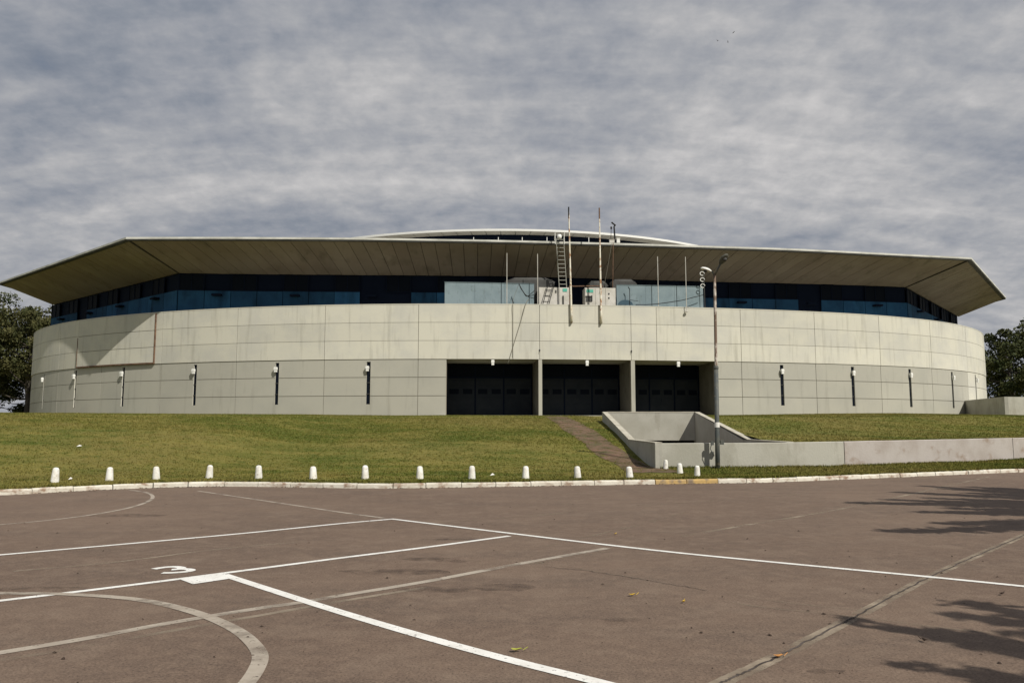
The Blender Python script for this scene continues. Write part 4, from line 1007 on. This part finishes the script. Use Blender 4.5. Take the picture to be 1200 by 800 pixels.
# ------------------------------------------------------------------ grass blades (one mass)
def blades():
    rng = np.random.default_rng(3); pts = []
    def scatter(n, x0, x1, y0f, y1f, hmin, hmax):
        for _ in range(n):
            x = rng.uniform(x0, x1); a, b = y0f(x), y1f(x); y = a + (b - a) * rng.random() ** 1.3
            if abs(x / max(y, 1)) > .72: continue
            dd = np.hypot(path_c[:, 0] - x, path_c[:, 1] - y); k = dd.argmin()
            if dd[k] < path_c[k, 2] * .85 and rng.random() < .93: continue
            if WX0 - .2 < x < WX1 + .15 and wall_y(x) - .02 < y < PIT_Y + .4: continue
            pts.append((x, y, h_ground(x, y), rng.uniform(hmin, hmax)))
    scatter(70000, -34, WX0, lambda x: kerb_y(x) + .16, lambda x: kerb_y(x) + 24, .025, .055)
    scatter(60000, -44, WX0, lambda x: 36, lambda x: 66, .03, .06)
    scatter(22000, WX0, 24, lambda x: kerb_y(x) + .16, lambda x: wall_y(x) - .04, .025, .06)
    scatter(3500, WX0, 26, lambda x: wall_y(x) - .25, lambda x: wall_y(x) - .04, .05, .12)
    scatter(14000, -24, 24, lambda x: kerb_y(x) + .15, lambda x: kerb_y(x) + .34, .04, .09)
    scatter(60000, WX1 + .2, 48, lambda x: wall_y(x) + .25, lambda x: 68, .03, .06)
    P = np.array(pts); n = len(P); B = 3
    ang = rng.uniform(0, 6.283, (n, B)); lean = rng.uniform(.1, .9, (n, B)); w = rng.uniform(.006, .014, (n, B)) * 1.6
    V = np.zeros((n, B, 3, 3)); ca, sa = np.cos(ang), np.sin(ang); H = P[:, 3][:, None] * rng.uniform(.6, 1.25, (n, B))
    base = P[:, None, :3] + np.stack([rng.normal(0, .03, (n, B)), rng.normal(0, .03, (n, B)), np.full((n, B), -.01)], -1)
    V[:, :, 0] = base + np.stack([-sa * w, ca * w, 0 * w], -1); V[:, :, 1] = base + np.stack([sa * w, -ca * w, 0 * w], -1)
    V[:, :, 2] = base + np.stack([ca * lean * H, sa * lean * H, H + .01], -1)
    V = V.reshape(-1, 3); me = bpy.data.meshes.new('grass_blades'); m = n * B
    me.vertices.add(m * 3); me.vertices.foreach_set('co', V.astype(np.float32).ravel()); me.loops.add(m * 3); me.loops.foreach_set('vertex_index', np.arange(m * 3, dtype=np.int32))
    me.polygons.add(m); me.polygons.foreach_set('loop_start', np.arange(0, m * 3, 3, dtype=np.int32)); me.polygons.foreach_set('loop_total', np.full(m, 3, dtype=np.int32))
    me.update(calc_edges=True); me.materials.append(MT['blade']); o = bpy.data.objects.new('grass_blades', me); COL.objects.link(o); tag(o, 'short mown grass and stray tufts along kerb and walls', 'grass', kind='stuff')
blades()

# ------------------------------------------------------------------ trees
def quads_obj(name, C, S, mat, parent, rng, flat=0.0, aspect=1.0):
    n = len(C); a = rng.normal(size=(n, 3)); a[:, 2] *= (1 - flat); a /= np.linalg.norm(a, axis=1)[:, None]
    b = rng.normal(size=(n, 3)); b -= (b * a).sum(1)[:, None] * a; b /= np.linalg.norm(b, axis=1)[:, None]
    S = S[:, None]; V = np.stack([C - a * S * .5 * aspect, C + b * S * .28, C + a * S * .5 * aspect, C - b * S * .28], 1).reshape(-1, 3)
    me = bpy.data.meshes.new(name); me.vertices.add(n * 4); me.vertices.foreach_set('co', V.astype(np.float32).ravel()); me.loops.add(n * 4)
    me.loops.foreach_set('vertex_index', np.arange(n * 4, dtype=np.int32)); me.polygons.add(n)
    me.polygons.foreach_set('loop_start', np.arange(0, n * 4, 4, dtype=np.int32)); me.polygons.foreach_set('loop_total', np.full(n, 4, dtype=np.int32))
    me.update(calc_edges=True); me.materials.append(MT[mat]); o = bpy.data.objects.new(name, me); COL.objects.link(o); o.parent = parent; return o
def tree(x, y, z, h, cr, seed, label, mat='leafdark', n=11000, ls=.42, trunk_h=.3, low=.28, clumps=46, group=None, lean=(0, 0)):
    rng = np.random.default_rng(seed); root = empty('tree', (x, y, z)); tag(root, label, 'tree', group)
    tr = MB(); top = Vector((lean[0], lean[1], h * .72)); k = 7
    P = [Vector((top.x * (i / k) ** 1.4 + .18 * math.sin(i * 1.9 + seed), top.y * (i / k) ** 1.4, top.z * i / k - .4)) for i in range(k + 1)]
    tr.tube(P, [h * .028 * (1 - .75 * i / k) + .03 for i in range(k + 1)], 9)
    ends = []
    for i in range(12):
        f = rng.uniform(trunk_h, .95); p = P[min(k, int(f * k))]; a = rng.uniform(0, 6.283); rr = cr * rng.uniform(.45, .95) * (1.1 - .5 * f)
        e = p + Vector((math.cos(a) * rr, math.sin(a) * rr, h * rng.uniform(.06, .24))); mid_ = p.lerp(e, .5) + Vector((0, 0, -h * .02))
        tr.tube([p, mid_, e], [h * .010, h * .006, h * .002], 5); ends.append(e)
    tr.obj('trunk', 'bark', root, smooth=True)
    # crown: leaf clumps around limb ends and through the crown volume
    cl = []
    for e in ends: cl.append((np.array(e), rng.uniform(.16, .28) * cr))
    while len(cl) < clumps:
        q = rng.normal(size=3); q /= np.linalg.norm(q); rr = rng.uniform(.45, 1.0) ** .6
        c = np.array([q[0] * cr * rr + top.x * .8, q[1] * cr * rr + top.y * .8, h * (low + (1 - low) * .5) + q[2] * h * (1 - low) * .47 * rr])
        cl.append((c, cr * rng.uniform(.13, .30)))
    C = []
    per = n // len(cl)
    for c, r_ in cl:
        q = rng.normal(size=(per, 3)); q /= np.linalg.norm(q, axis=1)[:, None]; q *= (rng.random(per) ** .45)[:, None] * r_ * np.array([1.15, 1.15, .8]); C.append(c + q)
    C = np.concatenate(C); S = rng.uniform(.6, 1.3, len(C)) * ls
    quads_obj('crown', C, S, mat, root, rng)
    return root
tree(-62.0, 104, 2.6, 15.8, 6.2, 11, 'olive green leafy tree tucked under the left tip of the arena roof', 'leaf', 15000, .40, .25, .30, 60)
tree(-70.0, 108, 2.6, 17.5, 7.0, 12, 'tall dark tree at the very left edge of the photo', 'leafdark', 15000, .42, .3, .30, 56)
tree(-60.5, 116, 2.6, 13.5, 4.6, 13, 'slim dark tree seen between the left trees and the arena wall', 'leafdark', 9000, .38, .4, .35, 40)
tree(-66.5, 112, 2.6, 9.0, 6.0, 14, 'low dark bushy tree behind the trunks at the left edge', 'leafdark', 10000, .40, .1, .02, 50)
tree(66.5, 108, 2.6, 13.3, 6.0, 21, 'dark round tree rising just right of the arena wall', 'leafdark', 14000, .40, .15, .05, 56)
tree(73.5, 113, 2.6, 15.3, 6.8, 22, 'taller dark tree at the right edge of the photo', 'leafdark', 15000, .42, .15, .05, 60)
tree(61.5, 120, 2.6, 13.4, 4.8, 23, 'dark tree partly hidden behind the right end of the arena', 'leafdark', 10000, .40, .2, .05, 44)
tree(71.0, 100, 2.6, 8.0, 5.0, 24, 'low dark shrubby tree behind the annexe block', 'leafdark', 9000, .38, .1, .0, 40)

tree(84.0, 108, 2.6, 14.0, 6.4, 25, 'broad dark tree beyond the right end of the lawn', 'leafdark', 9000, .48, .15, .05, 44)
tree(97.0, 112, 2.6, 12.5, 6.0, 26, 'dark tree farthest to the right beyond the lawn', 'leafdark', 8000, .48, .15, .05, 40)
tree(-82.0, 104, 2.6, 15.0, 6.4, 27, 'dark tree farthest to the left beyond the lawn', 'leafdark', 9000, .48, .15, .10, 44)
# two drooping needle-leaved trees beside the court, out of frame, whose shadows reach the asphalt
def frond_tree(x, y, h, cr, seed, label, tips):
    rng = np.random.default_rng(seed); root = empty('tree', (x, y, 0)); tag(root, label, 'tree')
    tr = MB(); tr.tube([(0, 0, -.3), (.1, .05, h * .4), (0, .1, h * .8), (0, 0, h)], [.28, .21, .12, .04], 10); C = []
    for tx, ty, tz in tips:
        e = Vector((tx - x, ty - y, tz)); s = Vector((0, 0, min(h * .95, tz + rng.uniform(-.8, .6)))); m = s.lerp(e, .55) + Vector((0, 0, .5)); P = catmull([s, m, e], 8)
        tr.tube(P, [.07 * (1 - i / len(P)) + .012 for i in range(len(P))], 5)
        L_ = (e - s).length
        for i, p in enumerate(P):
            t = i / (len(P) - 1)
            if t < .25: continue
            w = (.34 if seed == 32 else .72) * (1.15 - t) + .07; k = int((52 if seed == 32 else 210) * (1 - .45 * t))
            q = rng.normal(size=(k, 3)) * np.array([w, w, w * .5]); d = np.array((e - s).normalized()); C.append(np.array(p) + q * .55 + d * rng.uniform(-.3, .3, (k, 1)))
    tr.obj('trunk', 'bark', root, smooth=True)
    C = np.concatenate(C); quads_obj('crown', C, rng.uniform(.12, .30, len(C)), 'leafdark', root, rng, aspect=1.3)
sx, sy, sz = SUN
def caster(px, py, h):   # a twig at height h whose shadow falls at this spot of the court
    gx, gy = at_z(px, py); t = h / sz; return (gx + sx * t, gy + sy * t, h)
frond_tree(21.0, 9.5, 11.5, 6, 31, 'needle leaved tree standing right of the court, farther one', [caster(*q) for q in
    ((1015, 589, 6.5), (1065, 577, 7.0), (1095, 570, 7.6), (1060, 586, 6.0), (1100, 600, 7.0), (1060, 622, 5.6), (1120, 613, 6.6), (1085, 590, 8.4), (1150, 578, 9.0), (1170, 602, 6.0), (1190, 590, 8.0), (1240, 580, 9.5), (1240, 610, 6.5), (1180, 572, 8), (1150, 592, 7.5), (1105, 584, 5.8), (1135, 596, 5.4), (1120, 573, 6.6), (1165, 586, 6.2), (1185, 600, 5.6), (1205, 577, 6.8), (1205, 590, 6.2), (1150, 571, 7.0), (1180, 618, 5.4))])
frond_tree(11.5, -1.5, 9.5, 5, 32, 'needle leaved tree standing right of the court, nearer one', [caster(*q) for q in
    ((1045, 735, 5.2), (1150, 711, 5.6), (1150, 724, 6.0), (1130, 748, 5.0), (1170, 762, 5.4), (1110, 787, 4.6), (1190, 797, 5.0), (1215, 745, 6.4), (1240, 770, 6.0), (1240, 730, 7.0))])

# ------------------------------------------------------------------ little things
def leaf(px, py, size, mat, label, rz=0.3):
    x, y = at_z(px, py); m = MB(); V = []; nn = 12
    for j in range(nn):
        t = j / nn * 6.283; r_ = size * (.5 + .12 * math.cos(3 * t)); r_ *= .72; V.append((r_ * math.cos(t) * 1.5, r_ * math.sin(t) * .8, .012 + .018 * abs(math.sin(t)) + .01 * math.cos(2 * t)))
    m.add(V + [(0, 0, .008)], [(j, (j + 1) % nn, nn) for j in range(nn)]); m.tube([(size * .7, 0, .012), (size * 1.2, .01, .03)], .003, 4)
    o = m.obj('fallen_leaf', mat); o.location = (x, y, .002); o.rotation_euler = (0, 0, rz); tag(o, label, 'leaf')
leaf(740.5, 698.5, .065, 'yleaf', 'small yellow fallen leaf near the middle of the court')
leaf(604.5, 763.5, .075, 'gleaf', 'yellow green fallen leaf lying beside the diagonal white line in front', .1)
leaf(912, 771, .07, 'oleaf', 'orange brown fallen leaf beside the pavement crack')
leaf(801, 706.5, .045, 'yleaf', 'tiny yellow fallen leaf right of the larger yellow leaf', 1.0)
leaf(721, 626.5, .05, 'yleaf', 'tiny yellow fallen leaf just beyond the long white line', 1.0)
leaf(1174, 697, .06, 'bits', 'brown fallen leaf near the right edge of the court', .6)
leaf(1083, 752, .06, 'bits', 'brown fallen leaf near the lower right tree shadow', 1.6)
m = MB(); rng = np.random.default_rng(9)
for _ in range(420):
    y = 3.6 + 17 * rng.random() ** 1.2; x = rng.uniform(-.66, .66) * y; s = .0045 + .013 * rng.random() ** 2.5; a = rng.uniform(0, 6.28)
    ca, sa = math.cos(a), math.sin(a); V = [(x + ca * s * 1.5, y + sa * s, .003), (x - sa * s, y + ca * s * .8, .003 + s * .5), (x - ca * s * 1.3, y - sa * s, .003), (x + sa * s * .9, y - ca * s, .004), (x, y, .004 + s * .7)]
    m.add(V, [(0, 1, 4), (1, 2, 4), (2, 3, 4), (3, 0, 4)])
for _ in range(1400):     # litter gathered along the kerb foot
    i = rng.integers(0, len(KLINE)); p = KLINE[i].lerp(KLINE[min(i + 1, len(KLINE) - 1)], rng.random()); d = abs(rng.normal(0, .10)) + .02
    if mnoise.noise(Vector((p.x * .6, 3, 0))) < rng.uniform(-.35, .1): continue
    x, y = p.x + rng.uniform(-.15, .15), p.y - d; s = rng.uniform(.008, .024)
    m.add([(x + s, y, .003), (x, y + s, .003 + s * .8), (x - s, y, .003), (x, y - s, .004)], [(0, 1, 2), (0, 2, 3)])
tag(m.obj('leaf_crumbs', 'bits', fix=False), 'scattered dark leaf crumbs and grit on the asphalt', 'debris', kind='stuff')
for px, py, s, lb in ((93, 524, .09, 'small white scrap of paper lying on the left lawn'), (82.5, 563, .05, 'tiny white scrap on the grass by the leftmost bollards'), (577, 558, .07, 'small pale scrap on the grass between two bollards')):
    v = _ray(px, py); yy = 22.0
    while EYE + v[2] / v[1] * yy > h_ground(v[0] / v[1] * yy, yy): yy += .05
    x = v[0] / v[1] * yy; z = h_ground(x, yy); m = MB().add([(-s, -s * .6, .03), (s, -s * .5, .05), (s * .8, s * .6, .06), (-s * .7, s * .7, .04), (0, 0, .10)], [(0, 1, 4), (1, 2, 4), (2, 3, 4), (3, 0, 4)])
    o = m.obj('paper_scrap', 'whitepaint_blob'); o.location = (x, yy, z); tag(o, lb, 'litter')
def bird(px, py, label, rz):
    p = at_y(px, py, 150); m = MB().lathe((0, 0, 0), [(.02, -.3), (.10, -.12), (.12, .06), (.05, .26)], 8)
    m.add([(-.75, .1, .22), (-.1, .12, .05), (-.1, -.12, .05), (-.5, -.1, .16)], [(0, 1, 2, 3)]); m.add([(.75, .1, .22), (.1, .12, .05), (.1, -.12, .05), (.5, -.1, .16)], [(0, 1, 2, 3)])
    o = m.obj('bird', 'black'); o.location = p; o.scale = (.5, .5, .5); o.rotation_euler = (.3, .2, rz); tag(o, label, 'bird', 'distant birds in flight')
bird(841, 48, 'distant dark bird in the sky, leftmost of the three', .4); bird(853, 49.5, 'distant dark bird in the sky, lowest of the three', 1.2); bird(859.5, 38.5, 'distant dark bird in the sky, highest of the three', 2.0)
